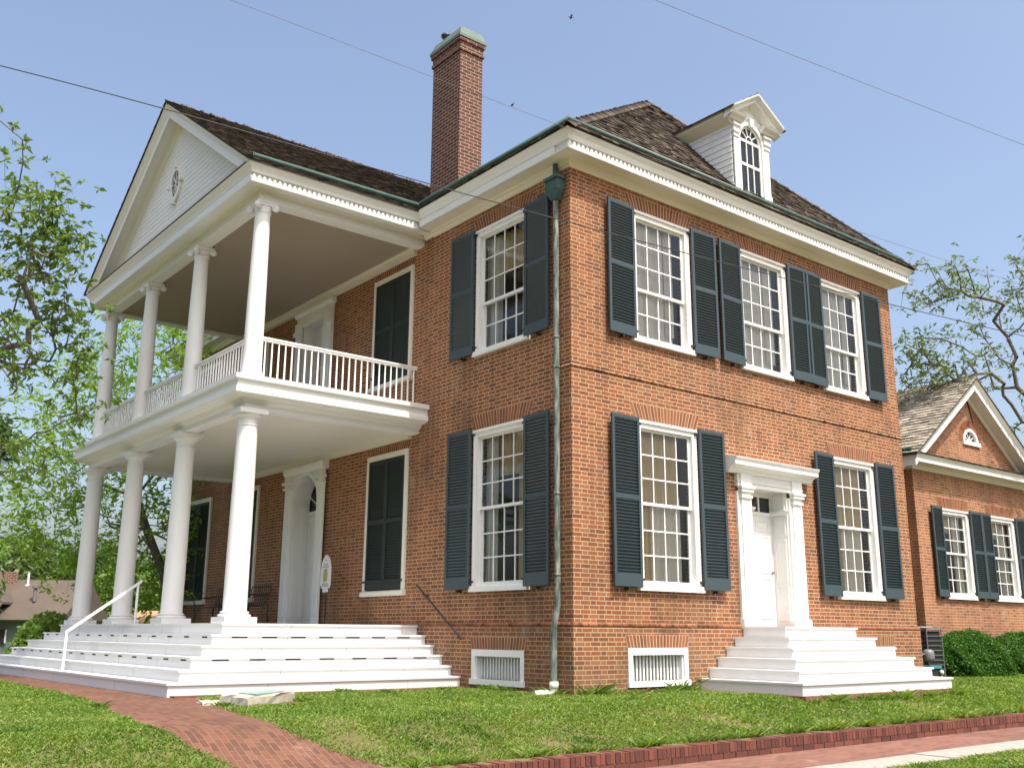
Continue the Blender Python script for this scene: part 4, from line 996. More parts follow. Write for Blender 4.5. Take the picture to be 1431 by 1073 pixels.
# ---- west doors
def arched_door():
    F = FW; c = 8.83; a = .60; zs = 3.68; mb = MB(); lo, hi = 7.90, 9.77
    ap = [(c+(a)*math.cos(math.pi*i/20), zs+a*math.sin(math.pi*i/20)) for i in range(21)]
    F.prism_d(mb, [(c+a, 1.0), (hi-.12, 1.0), (hi-.12, 4.34), (c, 4.34)]+ap[:11][::-1], .0, .06)
    F.prism_d(mb, [(c-a, 1.0), (lo+.12, 1.0), (lo+.12, 4.34), (c, 4.34)]+ap[10:], .0, .06)
    for u in (lo+.16, hi-.16):
        F.box(mb, u-.16, u+.16, .06, .09, 1.0, 4.02); F.box(mb, u-.10, u+.10, .09, .11, 1.2, 3.90); F.box(mb, u-.18, u+.18, .06, .14, 4.02, 4.07); F.box(mb, u-.15, u+.15, .06, .11, 4.07, 4.14); F.box(mb, u-.20, u+.20, .06, .17, 4.14, 4.20); F.box(mb, u-.15, u+.15, .06, .12, 4.20, 4.34)
    F.prism_u(mb, [(0, 4.341), (.12, 4.341), (.14, 4.38), (.16, 4.42), (.165, 4.50), (0, 4.52)], lo-.02, hi+.02)
    for i in range(20):
        q = [(c+r*math.cos(t), zs+r*math.sin(t)) for r, t in ((a, math.pi*i/20), (a+.09, math.pi*i/20), (a+.09, math.pi*(i+1)/20), (a, math.pi*(i+1)/20))]; F.prism_d(mb, q, .06, .085)
    s_ = mb.build('door_surround', M['white'], house)
    mb = MB(); dep = -.38      # reveal and arched soffit
    F.box(mb, c-a-.04, c-a, dep, -.001, 1.0, zs); F.box(mb, c+a, c+a+.04, dep, -.001, 1.0, zs)
    for i in range(20):
        q = [(c+r*math.cos(t), zs+r*math.sin(t)) for r, t in ((a+.002, math.pi*i/20), (a+.04, math.pi*i/20), (a+.04, math.pi*(i+1)/20), (a+.002, math.pi*(i+1)/20))]; F.prism_d(mb, q, dep, -.001)
    for u, sg in ((c-a, 1), (c+a, -1)):
        F.box(mb, min(u, u+sg*.03), max(u, u+sg*.03), dep+.03, -.005, zs-.05, zs+.02)
        for z0, z1 in ((1.15, 1.85), (1.95, 2.95), (3.05, 3.5)):
            for (p, q, r, s) in ((-.33, -.04, z0, z0+.03), (-.33, -.04, z1-.03, z1), (-.33, -.30, z0+.03, z1-.03), (-.07, -.04, z0+.03, z1-.03)): F.box(mb, min(u, u+sg*.012), max(u, u+sg*.012), p, q, r, s)
    mb.build('reveal', M['white'], s_)
    mb = MB(); F.box(mb, c-a, c+a, dep-.05, dep, 1.0, 3.44)
    for p, q in ((c-a+.08, c-.05), (c+.05, c+a-.08)):
        for z0, z1 in ((1.15, 1.85), (1.95, 2.75), (2.85, 3.35)): panel(mb, F, p, q, z0, z1, dep)
    F.box(mb, c-a, c+a, dep-.03, dep+.03, 3.441, 3.54)
    d_ = mb.build('arched_door', M['white'], house)
    mb = MB(); mb.tube([F.p(c-.5, dep, 2.0), F.p(c-.5, dep+.06, 2.0)], .028, 10); mb.build('handle', M['metal'], d_)
    mb = MB(); mb.poly([F.p(c-a, dep-.02, 3.5), F.p(c+a, dep-.02, 3.5), F.p(c+a, dep-.02, 4.3), F.p(c-a, dep-.02, 4.3)]); fan = mb.build('fanlight', M['dark_pane'], d_)
    mb = MB()
    for k in range(1, 6):
        t = math.pi*k/6; v = np.array([math.cos(t), math.sin(t)]); n = np.array([-v[1], v[0]])*.012; o_ = np.array([c, 3.54])
        F.prism_d(mb, [tuple(o_+v*.12-n), tuple(o_+v*.72-n), tuple(o_+v*.72+n), tuple(o_+v*.12+n)], dep-.015, dep+.005)
    mb.build('muntins', M['white'], fan)
arched_door()
def upper_door():
    F = FW; mb = MB(); lo, hi = 7.90, 9.78; a, b = 8.42, 9.52
    F.box(mb, lo+.1, a, .0, .06, 5.085, 7.9); F.box(mb, b, hi-.1, .0, .06, 5.085, 7.9); F.box(mb, lo+.1, hi-.1, .0, .06, 7.9, 8.22)
    for u in (lo+.2, hi-.2): F.box(mb, u-.12, u+.12, .06, .10, 5.085, 7.70); F.box(mb, u-.16, u+.16, .06, .15, 7.70, 7.80); F.box(mb, u-.13, u+.13, .06, .12, 7.8, 8.0)
    F.prism_u(mb, [(0, 8.16), (.10, 8.16), (.12, 8.19), (.14, 8.22), (.14, 8.27), (0, 8.29)], lo+.03, hi-.03); F.box(mb, lo+.12, hi-.12, .06, .09, 8.0, 8.159)
    F.box(mb, a-.001, a+.03, -.34, -.001, 5.085, 7.96); F.box(mb, b-.03, b+.001, -.34, -.001, 5.085, 7.96); F.box(mb, a, b, -.34, -.001, 7.961, 7.999)
    s_ = mb.build('door_surround', M['white'], house)
    mb = MB(); c = (a+b)/2
    for p, q in ((a+.03, c-.004), (c+.004, b-.03)):
        F.box(mb, p, p+.12, -.37, -.32, 5.09, 7.5); F.box(mb, q-.12, q, -.37, -.32, 5.09, 7.5); F.box(mb, p+.12, q-.12, -.37, -.325, 5.09, 6.1); F.box(mb, p+.12, q-.12, -.37, -.321, 7.36, 7.5)
        for z in (6.5, 6.93): F.box(mb, p+.12, q-.12, -.36, -.33, z-.014, z+.014)
        F.box(mb, (p+q)/2-.012, (p+q)/2+.012, -.36, -.331, 6.1, 7.36)
    F.box(mb, a+.03, b-.03, -.37, -.31, 7.501, 7.96)
    d_ = mb.build('balcony_door', M['white'], house)
    mb = MB(); mb.poly([F.p(a+.03, -.345, 6.05), F.p(b-.03, -.345, 6.05), F.p(b-.03, -.345, 7.45), F.p(a+.03, -.345, 7.45)]); mb.build('pane', M['dark_pane'], d_)
upper_door()

# ================================================================ ANNEX
AX0, AX1, AYF, AYB = 12.72, 18.64, 1.5, 11.
annex = empty('brick_annex', (AX0, AYF, 0)); AI = Matrix.Translation((-AX0, -AYF, 0))
tag(annex, 'single storey brick side building with a front gable and half round attic window', 'house')
def to_annex(o): o.data.transform(AI); return o
AC = (AX0+AX1)/2; AW = [(14.52, 1.76, 4.0), (17.02, 1.76, 4.0)]; AHW = .70; ZA = 4.93; AAZ = 7.60
FA = WF('y', AYF)
ASL = (AAZ-5.2)/(AC-(AX0-.42))
mb = MB(); wall_face(mb, 'y', AYF, AX0, AX1, -.8, ZA, [(c-AHW+.02, c+AHW-.02, a+.03, b-.02) for c, a, b in AW], -1)
wall_face(mb, 'x', AX0, AYF, AYB, -.8, ZA, [], -1); wall_face(mb, 'x', AX1, AYF, AYB, -.8, ZA, [], 1)
fan_c, fan_z, fan_r = 15.85, 5.90, .40
gz = lambda x: 5.2+ASL*(x-(AX0-.42)) if x < AC else 5.2+ASL*((AX1+.42)-x)
apf = [(fan_c+fan_r*math.cos(math.pi*i/16), fan_z+fan_r*math.sin(math.pi*i/16)) for i in range(17)]
FA.prism_d(mb, [(fan_c+fan_r, fan_z), (fan_c+fan_r, ZA), (AX1, ZA), (AX1, gz(AX1)-.1), (AC, AAZ-.1), (fan_c, gz(fan_c)-.1), (fan_c, fan_z+fan_r)]+apf[1:8][::-1], -.2, .0)
FA.prism_d(mb, [(fan_c-fan_r, fan_z), (fan_c-fan_r, ZA), (AX0, ZA), (AX0, gz(AX0)-.1), (AC, AAZ-.1), (fan_c, gz(fan_c)-.1), (fan_c, fan_z+fan_r)]+apf[9:16], -.2, -.001)
FA.box(mb, fan_c-fan_r, fan_c+fan_r, -.2, -.0005, ZA, fan_z)
to_annex(mb.build('wall', M['annex_brick'], annex))
mb = MB(); wall_face(mb, 'y', AYF-.03, AX0-.03, AX1+.03, -.8, .97, [], -1, .03); mb.box(AX0-.03, AX0-.001, AYF-.029, AYB, -.8, .97); to_annex(mb.build('plinth', M['annex_brick'], annex))
APROF = [(-.02, 4.90), (.02, 4.90), (.05, 4.95), (.07, 4.99), (.11, 5.01), (.32, 5.01), (.34, 5.01), (.34, 5.11), (.36, 5.13), (.40, 5.19), (.42, 5.20), (-.02, 5.20)]
mb = MB(); sweep(mb, [(AX0, AYB), (AX0, AYF), (AX1, AYF), (AX1, AYB)], APROF); acor = to_annex(mb.build('cornice', M['white'], annex))
mb = MB(); teeth(mb, FA, AX0-.35, AX1+.35, .34, 5.012, .07, .04, .02); to_annex(mb.build('tooth_moulding', M['white'], acor)); 
mb = MB(); mb.prism([(AX0-.42, AYF-.42, 5.202), (AX1+.42, AYF-.42, 5.202), (AX1+.42, AYF, 5.30), (AX0-.42, AYF, 5.30)], (0, 0, -.01))
O, U, V, f = slope_frame((AX0-.3, AYF-.42, 5.21), (AX1+.3, AYF-.42, 5.21), (AX0-.3, AYF-.01, 5.31)); shakes(mb, O, U, V, [(0, 0), (AX1-AX0+.6, 0), (AX1-AX0+.6, .41), (0, .41)], expo=.13)
to_annex(mb.build('ledge_shakes', M['shake_dark'], acor))
mb = MB(); AR = [(-.02, -.30), (.03, -.28), (.06, -.24), (.33, -.24), (.35, -.25), (.35, -.12), (.37, -.10), (.42, -.02), (.43, 0), (-.02, 0)]; kk = math.sqrt(1+ASL**2)
for s_ in (-1, 1):
    xe = AX0-.42 if s_ < 0 else AX1+.42
    A = np.array([xe, AYF, 5.2]); B = np.array([AC, AYF, AAZ]); m = len(AR)
    vs = [A+np.array([0, -a, b*kk]) for a, b in AR]+[B+np.array([0, -a, b*kk]) for a, b in AR]
    mb.add(vs, [(j, (j+1) % m, m+(j+1) % m, m+j) for j in range(m)]+[tuple(range(m)), tuple(range(2*m-1, m-1, -1))])
to_annex(mb.build('raking_cornice', M['white'], annex))
mb = MB(); mb2 = MB()
for s_ in (-1, 1):
    xe = AX0-.46 if s_ < 0 else AX1+.46; ze = 5.2-.03
    q = [(xe, AYF-.44, ze+.03), (xe, AYB+.3, ze+.03), (AC, AYB+.3, AAZ+.03), (AC, AYF-.44, AAZ+.03)]
    mb.prism([(a, b, c-.01) for a, b, c in q], (0, 0, -.03))
    O, U, V, f = slope_frame(q[0], q[1], q[3]); shakes(mb2, O, U, V, [f(x) for x in q], expo=.17, wr=(.12, .24), lift=.03)
ar = to_annex(mb.build('roof', M['deck_dark'], annex)); to_annex(mb2.build('shakes', M['shake_pale'], ar))
mb = MB(); hipcap(mb, (AC, AYF-.44, AAZ+.04), (AC, AYB+.3, AAZ+.04), .09, 50); to_annex(mb.build('ridge_cap', M['shake_pale'], ar))
mb = MB(); mb.tube([(AX0-.36, AYF-.25, 5.32), (AX0-.36, AYB, 5.32)], .06, 8); to_annex(mb.build('gutter', M['gutter'], annex))
n0 = set(bpy.data.objects)
for c, a, b in AW:
    window(FA, c, a, b, 3, 3, 3, 'shade', annex, hw=AHW)
    shutter(FA, c-AHW-.53, c-AHW+.02, a+.05, b+.03, .05, annex, 'R', yaw=.03); shutter(FA, c+AHW, c+AHW+.54, a+.05, b+.03, .06, annex, 'L', yaw=.03)
for c, a, b in AW:
    mb = MB(); mo = MB(); z = b; h = .28; half = AHW
    for i in range(19):
        u, v = i/19, (i+1)/19; g_ = .004; W2 = half+.12
        FA.prism_d(mb, [(c-half+2*half*(u+g_), z), (c-half+2*half*(v-g_), z), (c-W2+2*W2*(v-g_), z+h), (c-W2+2*W2*(u+g_), z+h)], -.02, .006)
    FA.prism_d(mo, [(c-half, z), (c+half, z), (c+half+.12, z+h), (c-half-.12, z+h)], -.02, .003)
    q = mb.build('flat_arch', M['voussoir'], annex); mo.build('arch_joints', M['mortar'], q)
# half-round attic window
mb = MB()
for i in range(16):
    t0, t1 = math.pi*i/16, math.pi*(i+1)/16
    FA.prism_d(mb, [(fan_c+r*math.cos(t), fan_z+r*math.sin(t)) for r, t in ((fan_r-.07, t0), (fan_r+.01, t0), (fan_r+.01, t1), (fan_r-.07, t1))], -.06, .02)
for kx in (36, 72, 108, 144):
    t = R(kx); v = np.array([math.cos(t), math.sin(t)]); n = np.array([-v[1], v[0]])*.011; o_ = np.array([fan_c, fan_z+.04])
    FA.prism_d(mb, [tuple(o_+v*.05-n), tuple(o_+v*.33-n), tuple(o_+v*.33+n), tuple(o_+v*.05+n)], -.05, -.03)
FA.box(mb, fan_c-fan_r-.06, fan_c+fan_r+.06, -.05, .05, fan_z-.06, fan_z+.05)
fw_ = mb.build('attic_window', M['white'], annex)
mb = MB(); mb.poly([FA.p(a, -.055, b) for a, b in apf]); mb.build('pane', M['dark_pane'], fw_)
mb = MB(); n = 21
for i in range(n):
    t0, t1 = math.pi*(i+.08)/n, math.pi*(i+.92)/n
    FA.prism_d(mb, [(fan_c+r*math.cos(t), fan_z+r*math.sin(t)) for r, t in ((fan_r+.02, t0), (fan_r+.24, t0), (fan_r+.24, t1), (fan_r+.02, t1))], -.02, .006)
mb.build('brick_arch', M['voussoir'], fw_)
mb = MB(); mb.box(AX0+.31, AX1-.31, AYF+2.0, AYF+2.1, -.5, 4.9); mb.box(AX0+.31, AX1-.31, AYF+.31, AYF+2, .9, 1.0); mb.box(AX0+.31, AX1-.31, AYF+.31, AYF+2, 4.7, 4.8); mb.build('interior_partitions', M['dark'], annex)
for o in set(bpy.data.objects)-n0:
    if o.type == 'MESH' and not o.data.name.startswith('annexdone'): o.data.transform(AI)
# link between the house and the annex (set back)
mb = MB(); wall_face(mb, 'y', 6.5, LX, AX0, -.8, 4.6, [], -1, .2); o = to_annex(mb.build('connecting_wall', M['annex_brick'], annex))
mb = MB(); mb.prism([(LX, 6.3, 4.6), (LX, 9.5, 6.2), (LX, 9.5, 6.1), (LX, 6.3, 4.5)], (AX0-LX+.3, 0, 0)); to_annex(mb.build('connecting_roof', M['shake_pale'], annex))

# ================================================================ SMALL THINGS
def thing(name, loc, label, cat, group=None):
    o = empty(name, loc); tag(o, label, cat, group); return o
# air-conditioning condenser
t = thing('air_conditioner', (10.65, .35, -.03), 'dark louvred air conditioning unit tucked between the house corner and the round bush', 'air conditioner')
mb = MB(); mb.box(.03, .61, .03, .61, .05, 1.02); mb.build('coil', M['dark'], t)
mb = MB()
for k in range(10):
    z = .08+k*.102
    for (a, b, c, d) in ((0, .64, -.0, .012), (0, .64, .628, .64)): mb.box(a, b, c, d, z, z+.010)
    for (a, b, c, d) in ((0, .012, .012, .628), (.628, .64, .012, .628)): mb.box(a, b, c, d, z, z+.010)
for x in (0.0, .628):
    for y in (0.0, .628): mb.box(x-.004, x+.016, y-.004, y+.016, 0, 1.04)
for k in range(1, 12):
    q = k*.052; mb.box(-.003, .0, q, q+.006, .05, 1.03)
mb.build('guard_grille', M['metal'], t)
mb = MB(); mb.box(-.02, .66, -.02, .66, 1.041, 1.08); mb.lathe(.32, .32, [(.26, 1.08), (.25, 1.10), (0, 1.11)], 20); mb.build('top_cover', M['metal'], t)
# gas meter
t = thing('utility_meter', (9.89, -.02, 0), 'small round grey utility meter on the wall at the right end of the front steps', 'meter')
mb = MB(); mb.lathe(.08, -.02, [(0, .60), (.06, .60), (.10, .57), (.115, .52), (.115, .42), (.10, .36), (0, .34)], 18); mb.build('body', M['metal'], t)
mb = MB(); mb.tube([(-.28, .03, .50), (-.03, .0, .50)], .018, 8); mb.tube([(.08, -.02, .35), (.08, -.02, -.05)], .016, 8); mb.build('pipe', M['metal'], t)
# hose reel
t = thing('hose_box', (10.18, .12, -.03), 'low teal hose box with a pale tap behind the lowest front step', 'hose box')
mb = MB(); mb.box(-.24, .24, -.14, .14, .0, .24); mb.build('box', M['dark'], t)
mb = MB(); mb.prism([(-.27, -.17, .241), (.27, -.17, .241), (.24, -.17, .29), (-.24, -.17, .29)], (0, .34, 0)); mb.build('lid', M['teal'], t)
mb = MB(); mb.lathe(.20, -.19, [(0, .12), (.035, .12), (.045, .15), (.04, .19), (0, .21)], 12); mb.tube([(.20, -.19, .0), (.20, -.19, .12)], .012, 6); mb.build('tap', M['pipe_white'], t)
# stone marker with plaque
t = thing('stone_marker', (-4.35, 1.15, -.03), 'low rough stone block with a green plaque at the foot of the porch steps', 'marker')
rs = np.array([(-.54, -.60), (.50, .22), (.38, .68), (-.62, .05)])
def rough_block(pts, z0, z1, n=6):
    mb = MB(); ring = []
    for i in range(4):
        a, b = pts[i], pts[(i+1) % 4]
        for k in range(n): ring.append(a+(b-a)*k/n)
    rows = []
    for z, s_ in ((z0, 1.0), ((z0+z1)/2, 1.03), (z1-.02, .99), (z1, .95)):
        rows.append([(p[0]*s_+random.uniform(-.018, .018), p[1]*s_+random.uniform(-.018, .018), z+random.uniform(-.006, .006)) for p in ring])
    m = len(ring); vs = [q for r in rows for q in r]
    mb.add(vs, [(i*m+j, i*m+(j+1) % m, (i+1)*m+(j+1) % m, (i+1)*m+j) for i in range(3) for j in range(m)]+[tuple(range(3*m, 4*m))])
    return mb
rough_block(rs, -.1, .125).build('block', M['stone'], t)
mb = MB(); mb.prism([(*(p*.62), .128) for p in rs], (0, 0, .014)); mb.build('plaque', M['plaque'], t)
t = rough_block(np.array([(-.25, -.28), (.12, -.30), (.25, .20), (-.1, .35)]), -.05, .035).build('flat_stone', M['stone']); t.location = (-4.98, 1.35, -.03)
tag(t, 'flat pale stone slab lying at the path edge left of the plaque block', 'stone')
# plaque on a stand by the arched door
t = thing('sign_stand', (-.35, 7.12, 1.0), 'white pointed plaque on a dark post standing right of the arched porch door', 'sign')
FP = WF('x', 0.)
pts = [(-.17, .74), (-.17, .78), (-.20, .80), (-.20, 1.14), (-.17, 1.26), (-.10, 1.36), (0, 1.42), (.10, 1.36), (.17, 1.26), (.20, 1.14), (.20, .80), (.17, .78), (.17, .74), (.10, .74), (.10, .66), (-.10, .66), (-.10, .74)]
mb = MB(); FP.prism_d(mb, pts[::-1], .0, .02); mb.build('board', M['white'], t)
mb = MB(); FP.prism_d(mb, [(-.07, .88), (.06, .86), (.09, .98), (.05, 1.12), (-.05, 1.14), (-.09, 1.0)], .0205, .024); mb.build('emblem', M['sign_gold'], t)
for z, a in ((1.30, .03), (1.22, .08), (1.17, .13), (.83, .13), (.79, .15)):
    u = -a; mb = MB()
    while u < a: w_ = random.uniform(.015, .04); FP.box(mb, u, min(u+w_, a), .0205, .0235, z-.012, z+.006); u += w_+.012
    mb.build('lettering', M['sign_blue'], t)
mb = MB(); mb.tube([(0.012, 0, .02), (0.012, 0, .67)], .016, 8); mb.lathe(0.012, 0, [(.13, 0.002), (.13, .015), (.03, .03), (.0, .035)], 20); mb.build('post', M['iron'], t)
# iron benches on the porch
def bench(loc, L, label):
    t = thing('iron_bench', loc, label, 'bench', 'black iron benches on the porch')
    mb = MB()
    for k in range(6): mb.box(-.50+k*.075, -.45+k*.075, -L/2, L/2, .42, .445)
    mb.build('seat', M['iron'], t)
    mb = MB()
    for k in range(int(L/.11)+1): y = -L/2+k*.11; mb.tube([(0, y, .45), (.05, y, .88)], .009, 5)
    for z in (.50, .70, .88): mb.tube([((z-.45)*.12, -L/2, z), ((z-.45)*.12, L/2, z)], .014, 6)
    mb.build('backrest', M['iron'], t)
    for y in (-L/2, L/2):
        mb = MB(); mb.tube([(-.50, y, 0), (-.46, y, .25), (-.50, y, .43)], .018, 6); mb.tube([(.04, y, 0), (-.02, y, .25), (0, y, .44)], .018, 6); mb.build('leg', M['iron'], t)
        mb = MB(); mb.tube([(-.47, y, .44), (-.52, y, .60), (-.44, y, .68), (-.2, y, .66), (.03, y, .70)], .016, 6); mb.build('armrest', M['iron'], t)
bench((-.30, 12.15, 1.0), 1.5, 'black iron bench near the far end of the porch beside the last shuttered window')
bench((-.30, 10.35, 1.0), 1.0, 'black iron bench mostly hidden behind the nearest column left of the arched door')

# cables and birds
def pray(u, v, d):
    dd = _F+_R*(u-715.5)/FPX-_U*(v-536.5)/FPX; return CAM+dd*d
def cable(pts, r, mat, name, label):
    P = np.array(pts); n = 40; tt = np.linspace(0, 1, len(P)); ts = np.linspace(0, 1, n)
    co = [np.polyfit(tt, P[:, i], min(3, len(P)-1)) for i in range(3)]
    q = np.stack([np.polyval(c, ts) for c in co], 1)
    mb = MB(); mb.tube(q, r, 6); o = mb.build(name, M[mat]); tag(o, label, 'cable'); return o
cable([pray(-330, 15, 9.3), pray(0, 91, 10), pray(232, 152, 10.6), pray(575, 250, 11.6), pray(845, 328, 12.7), pray(1250, 425, 15.5), pray(1431, 467, 17.6), pray(1800, 552, 25)], .0062, 'wire', 'black_cable', 'black overhead cable running in front of the portico roof and upper shutters')
cable([pray(60, -95, 9), pray(320, 0, 9.8), pray(716, 149, 11.2), pray(797, 181, 11.7), pray(1190, 322, 14.5), pray(1431, 398, 17), pray(1700, 480, 21)], .0026, 'wire_pale', 'thin_cable', 'thin pale cable crossing in front of the chimney with a bird on it')
cable([pray(650, -120, 24), pray(915, 0, 25), pray(1431, 203, 30), pray(1700, 300, 33)], .007, 'wire_pale', 'thin_cable', 'thin pale cable crossing the open sky at the upper right')
def bird(loc, s, label, flying=False, yaw=0.):
    mb = MB(); 
    prof = [(-.085, .004), (-.06, .012), (-.02, .030), (.02, .034), (.05, .026), (.065, .020), (.08, .022), (.095, .014), (.105, .004)]
    mb.tube([(0, y, .04+(.02 if y > .05 else 0)) for y, r in prof], [r for y, r in prof], 10)
    mb.add([(-.012, -.06, .04), (.012, -.06, .04), (.018, -.14, .035), (-.018, -.14, .035)], [(0, 1, 2, 3)])
    mb.tube([(0, .10, .06), (0, .125, .055)], [.006, .001], 6)
    if flying:
        for s_ in (-1, 1): mb.add([(s_*.02, -.03, .05), (s_*.02, .04, .05), (s_*.12, .03, .09), (s_*.20, -.03, .07), (s_*.10, -.05, .07)], [(0, 1, 2, 3, 4)])
    else:
        for s_ in (-1, 1): mb.tube([(s_*.01, .0, .015), (s_*.01, .0, -.005)], .003, 4)
    o = mb.build('bird', M['feather']); o.location = loc; o.scale = (s, s, s); o.rotation_euler = (0, 0, yaw); tag(o, label, 'bird'); return o
bird(pray(716, 149, 11.2)+np.array([0, 0, .005]), .36, 'small bird perched on the thin cable right of the chimney', yaw=R(-15))
bird(pray(798, 26, 22), .5, 'tiny bird flying in the sky above and right of the chimney', True, R(60))
bird(pray(127, 290, 9), .22, 'tiny dark insect flying just right of the left tree', True, R(20))  # an insect, drawn with the bird mesh and category

# ================================================================ PLANTS
def leafcards(centers, size, n_per, spread, mat, name, parent, droop=.3, width=.34, sizevar=.4):
    """clusters of pointed leaves radiating from each centre"""
    C = np.repeat(np.asarray(centers), n_per, 0); N = len(C)
    a = rng.uniform(0, 2*math.pi, N); e = rng.normal(-droop*.5, .5, N)
    d = np.stack([np.cos(a)*np.cos(e), np.sin(a)*np.cos(e), np.sin(e)], 1)
    C = C+rng.normal(0, spread, (N, 3)); L = size*rng.uniform(1-sizevar, 1+sizevar, N)[:, None]
    rv = rng.normal(0, 1, (N, 3)); s = np.cross(d, rv); s /= np.linalg.norm(s, axis=1)[:, None]+1e-9
    nrm = np.cross(d, s)
    p0 = C; p1 = C+d*L*.45+s*L*width*.5+nrm*L*.06; p2 = C+d*L-np.array([0, 0, 1])*L*.12; p3 = C+d*L*.45-s*L*width*.5+nrm*L*.06
    V = np.stack([p0, p1, p2, p3], 1).reshape(-1, 3); idx = np.arange(4*N).reshape(N, 4)
    rc = np.repeat(rng.uniform(0, 1, len(centers)), n_per)*.6+rng.uniform(0, 1, N)*.4
    return npmesh(name, V, 4, idx, mat, rc, parent)
def grow(root, attractors, bias=.35):
    """connect every attractor to the closest existing node, trunk first"""
    nodes = [np.array(p, float) for p in root]; par = [i-1 for i in range(len(root))]; plen = [0.]
    for i in range(1, len(root)): plen.append(plen[-1]+np.linalg.norm(nodes[i]-nodes[i-1]))
    A = np.asarray(attractors); base = nodes[-1]; order = np.argsort(np.linalg.norm(A-base, axis=1))
    for k in order:
        P = np.array(nodes); d = np.linalg.norm(P-A[k], axis=1); cost = d+bias*np.array(plen)*.35+np.where(P[:, 2] > A[k][2]+.5, 1.2, 0)
        cost[:max(1, len(root)//2)] += 4
        j = int(np.argmin(cost)); a = nodes[j]; L = d[j]; prev = j
        ns = max(1, int(L/.35))
        for s_ in range(1, ns+1):
            q = a+(A[k]-a)*s_/ns
            if s_ < ns: q = q+rng.normal(0, .045*min(L, 1.6), 3)
            nodes.append(q); par.append(prev); plen.append(plen[prev]+L/ns); prev = len(nodes)-1
    n = len(nodes); cnt = np.zeros(n); ch = [[] for _ in range(n)]
    for i, p_ in enumerate(par):
        if p_ >= 0: ch[p_].append(i)
    for i in range(n-1, -1, -1):
        if not ch[i]: cnt[i] = 1
        if par[i] >= 0: cnt[par[i]] += cnt[i]
    return nodes, par, ch, cnt
def tree(name, root, attractors, r0, leafsize, n_per, mat, label, twigs=3, rexp=.8, tip=.007, group=None, spread=.12, droop=.3, leafless=0., tw=.45, width=.34):
    base = np.array(root[0]); t = empty(name, tuple(base)); tag(t, label, 'tree', group)
    nodes, par, ch, cnt = grow(root, attractors); n = len(nodes)
    rad = tip+(r0-tip)*(cnt/cnt.max())**rexp
    for i in range(1, len(root)): rad[i] = max(rad[i], r0*(1-.35*i/len(root)))
    mb = MB(); 
    for i in range(1, n):   # one tapering tube per edge
        a, b = nodes[par[i]]-base, nodes[i]-base; mb.tube([a, b], [min(rad[par[i]], rad[i]*1.5), rad[i]], 6 if rad[i] > .03 else 4, cap=False)
    cs = []
    for i in range(len(root), n):
        if cnt[i] <= 3 and random.random() > leafless:
            for k in range(twigs):
                q = nodes[i]-base+rng.normal(0, tw, 3); cs.append(q)
                if k < 2: mb.tube([nodes[i]-base, (nodes[i]-base+q)/2+rng.normal(0, .04, 3), q], [tip*.7, tip*.5, tip*.3], 3, cap=False)
            cs.append(nodes[i]-base)
    mb.build('trunk', M['bark'], t)
    if cs: leafcards(np.array(cs), leafsize, n_per, spread, M[mat], 'crown', t, droop, width)
    return t
def ball(c, r, n, squash=1., shell=.25):
    v = rng.normal(0, 1, (n, 3)); v /= np.linalg.norm(v, axis=1)[:, None]; rr = rng.uniform(shell, 1, n)**(1/2.2)
    return np.asarray(c)+v*rr[:, None]*np.array([r, r, r*squash])
def gz_(x, y): return float(gh(x, y))
# near left tree (trunk just outside the frame)
cent = [(-30, 330, 19, 1.6, 26), (40, 300, 19, .9, 28), (75, 340, 19.5, .55, 26), (30, 420, 19.5, 1.0, 32), (95, 440, 20, .5, 10), (-60, 210, 18.5, 1.5, 14), (20, 640, 19, .9, 14), (-60, 560, 18.5, 2.0, 26), (80, 500, 20, .7, 14), (-150, 380, 17, 2.4, 22), (105, 580, 21, .35, 8), (25, 500, 19, .6, 8), (60, 380, 19, .6, 12), (115, 510, 21, .3, 6)]
att = np.concatenate([ball(pray(u, v, d), r, n, .8) for u, v, d, r, n in cent])
bx = pray(-170, 850, 18); b0 = (bx[0], bx[1], gz_(bx[0], bx[1])-.1)
tree('spreading_tree', [b0, (b0[0]-.1, b0[1]+.1, 1.4), (b0[0]+.15, b0[1]+.2, 3.0), (b0[0]+.35, b0[1]+.1, 4.2)], att, .14, .135, 8, 'leaf', 'tree with sparse star shaped leaf clusters reaching in from the left edge', twigs=3, spread=.015, tw=.27, width=.45, group='garden trees left of the portico')
# bright tree behind the columns
cent = [(170, 640, 27, 2.0, 36), (230, 700, 27.5, 1.6, 32), (110, 740, 27, 1.5, 26), (190, 500, 28, 1.8, 26), (250, 560, 28, 1.6, 24), (230, 800, 27, 1.4, 28), (160, 790, 27, 1.3, 20), (90, 620, 27, 1.4, 22), (130, 540, 28, 1.5, 16), (60, 700, 27, 1.4, 16), (270, 470, 29, 1.3, 12)]
att = np.concatenate([ball(pray(u, v, d), r, n, .9) for u, v, d, r, n in cent])
bx = pray(255, 890, 27); b0 = (bx[0], bx[1], gz_(bx[0], bx[1])-.1)
q1 = pray(228, 800, 27); q2 = pray(205, 740, 27); q3 = pray(190, 690, 27)
tree('leaning_tree', [b0, tuple(q1), tuple(q2), tuple(q3)], att, .11, .16, 9, 'leaf_bright', 'leaning tree with bright lime green leaves seen between the portico columns', twigs=6, spread=.06, tw=.42, group='garden trees left of the portico')
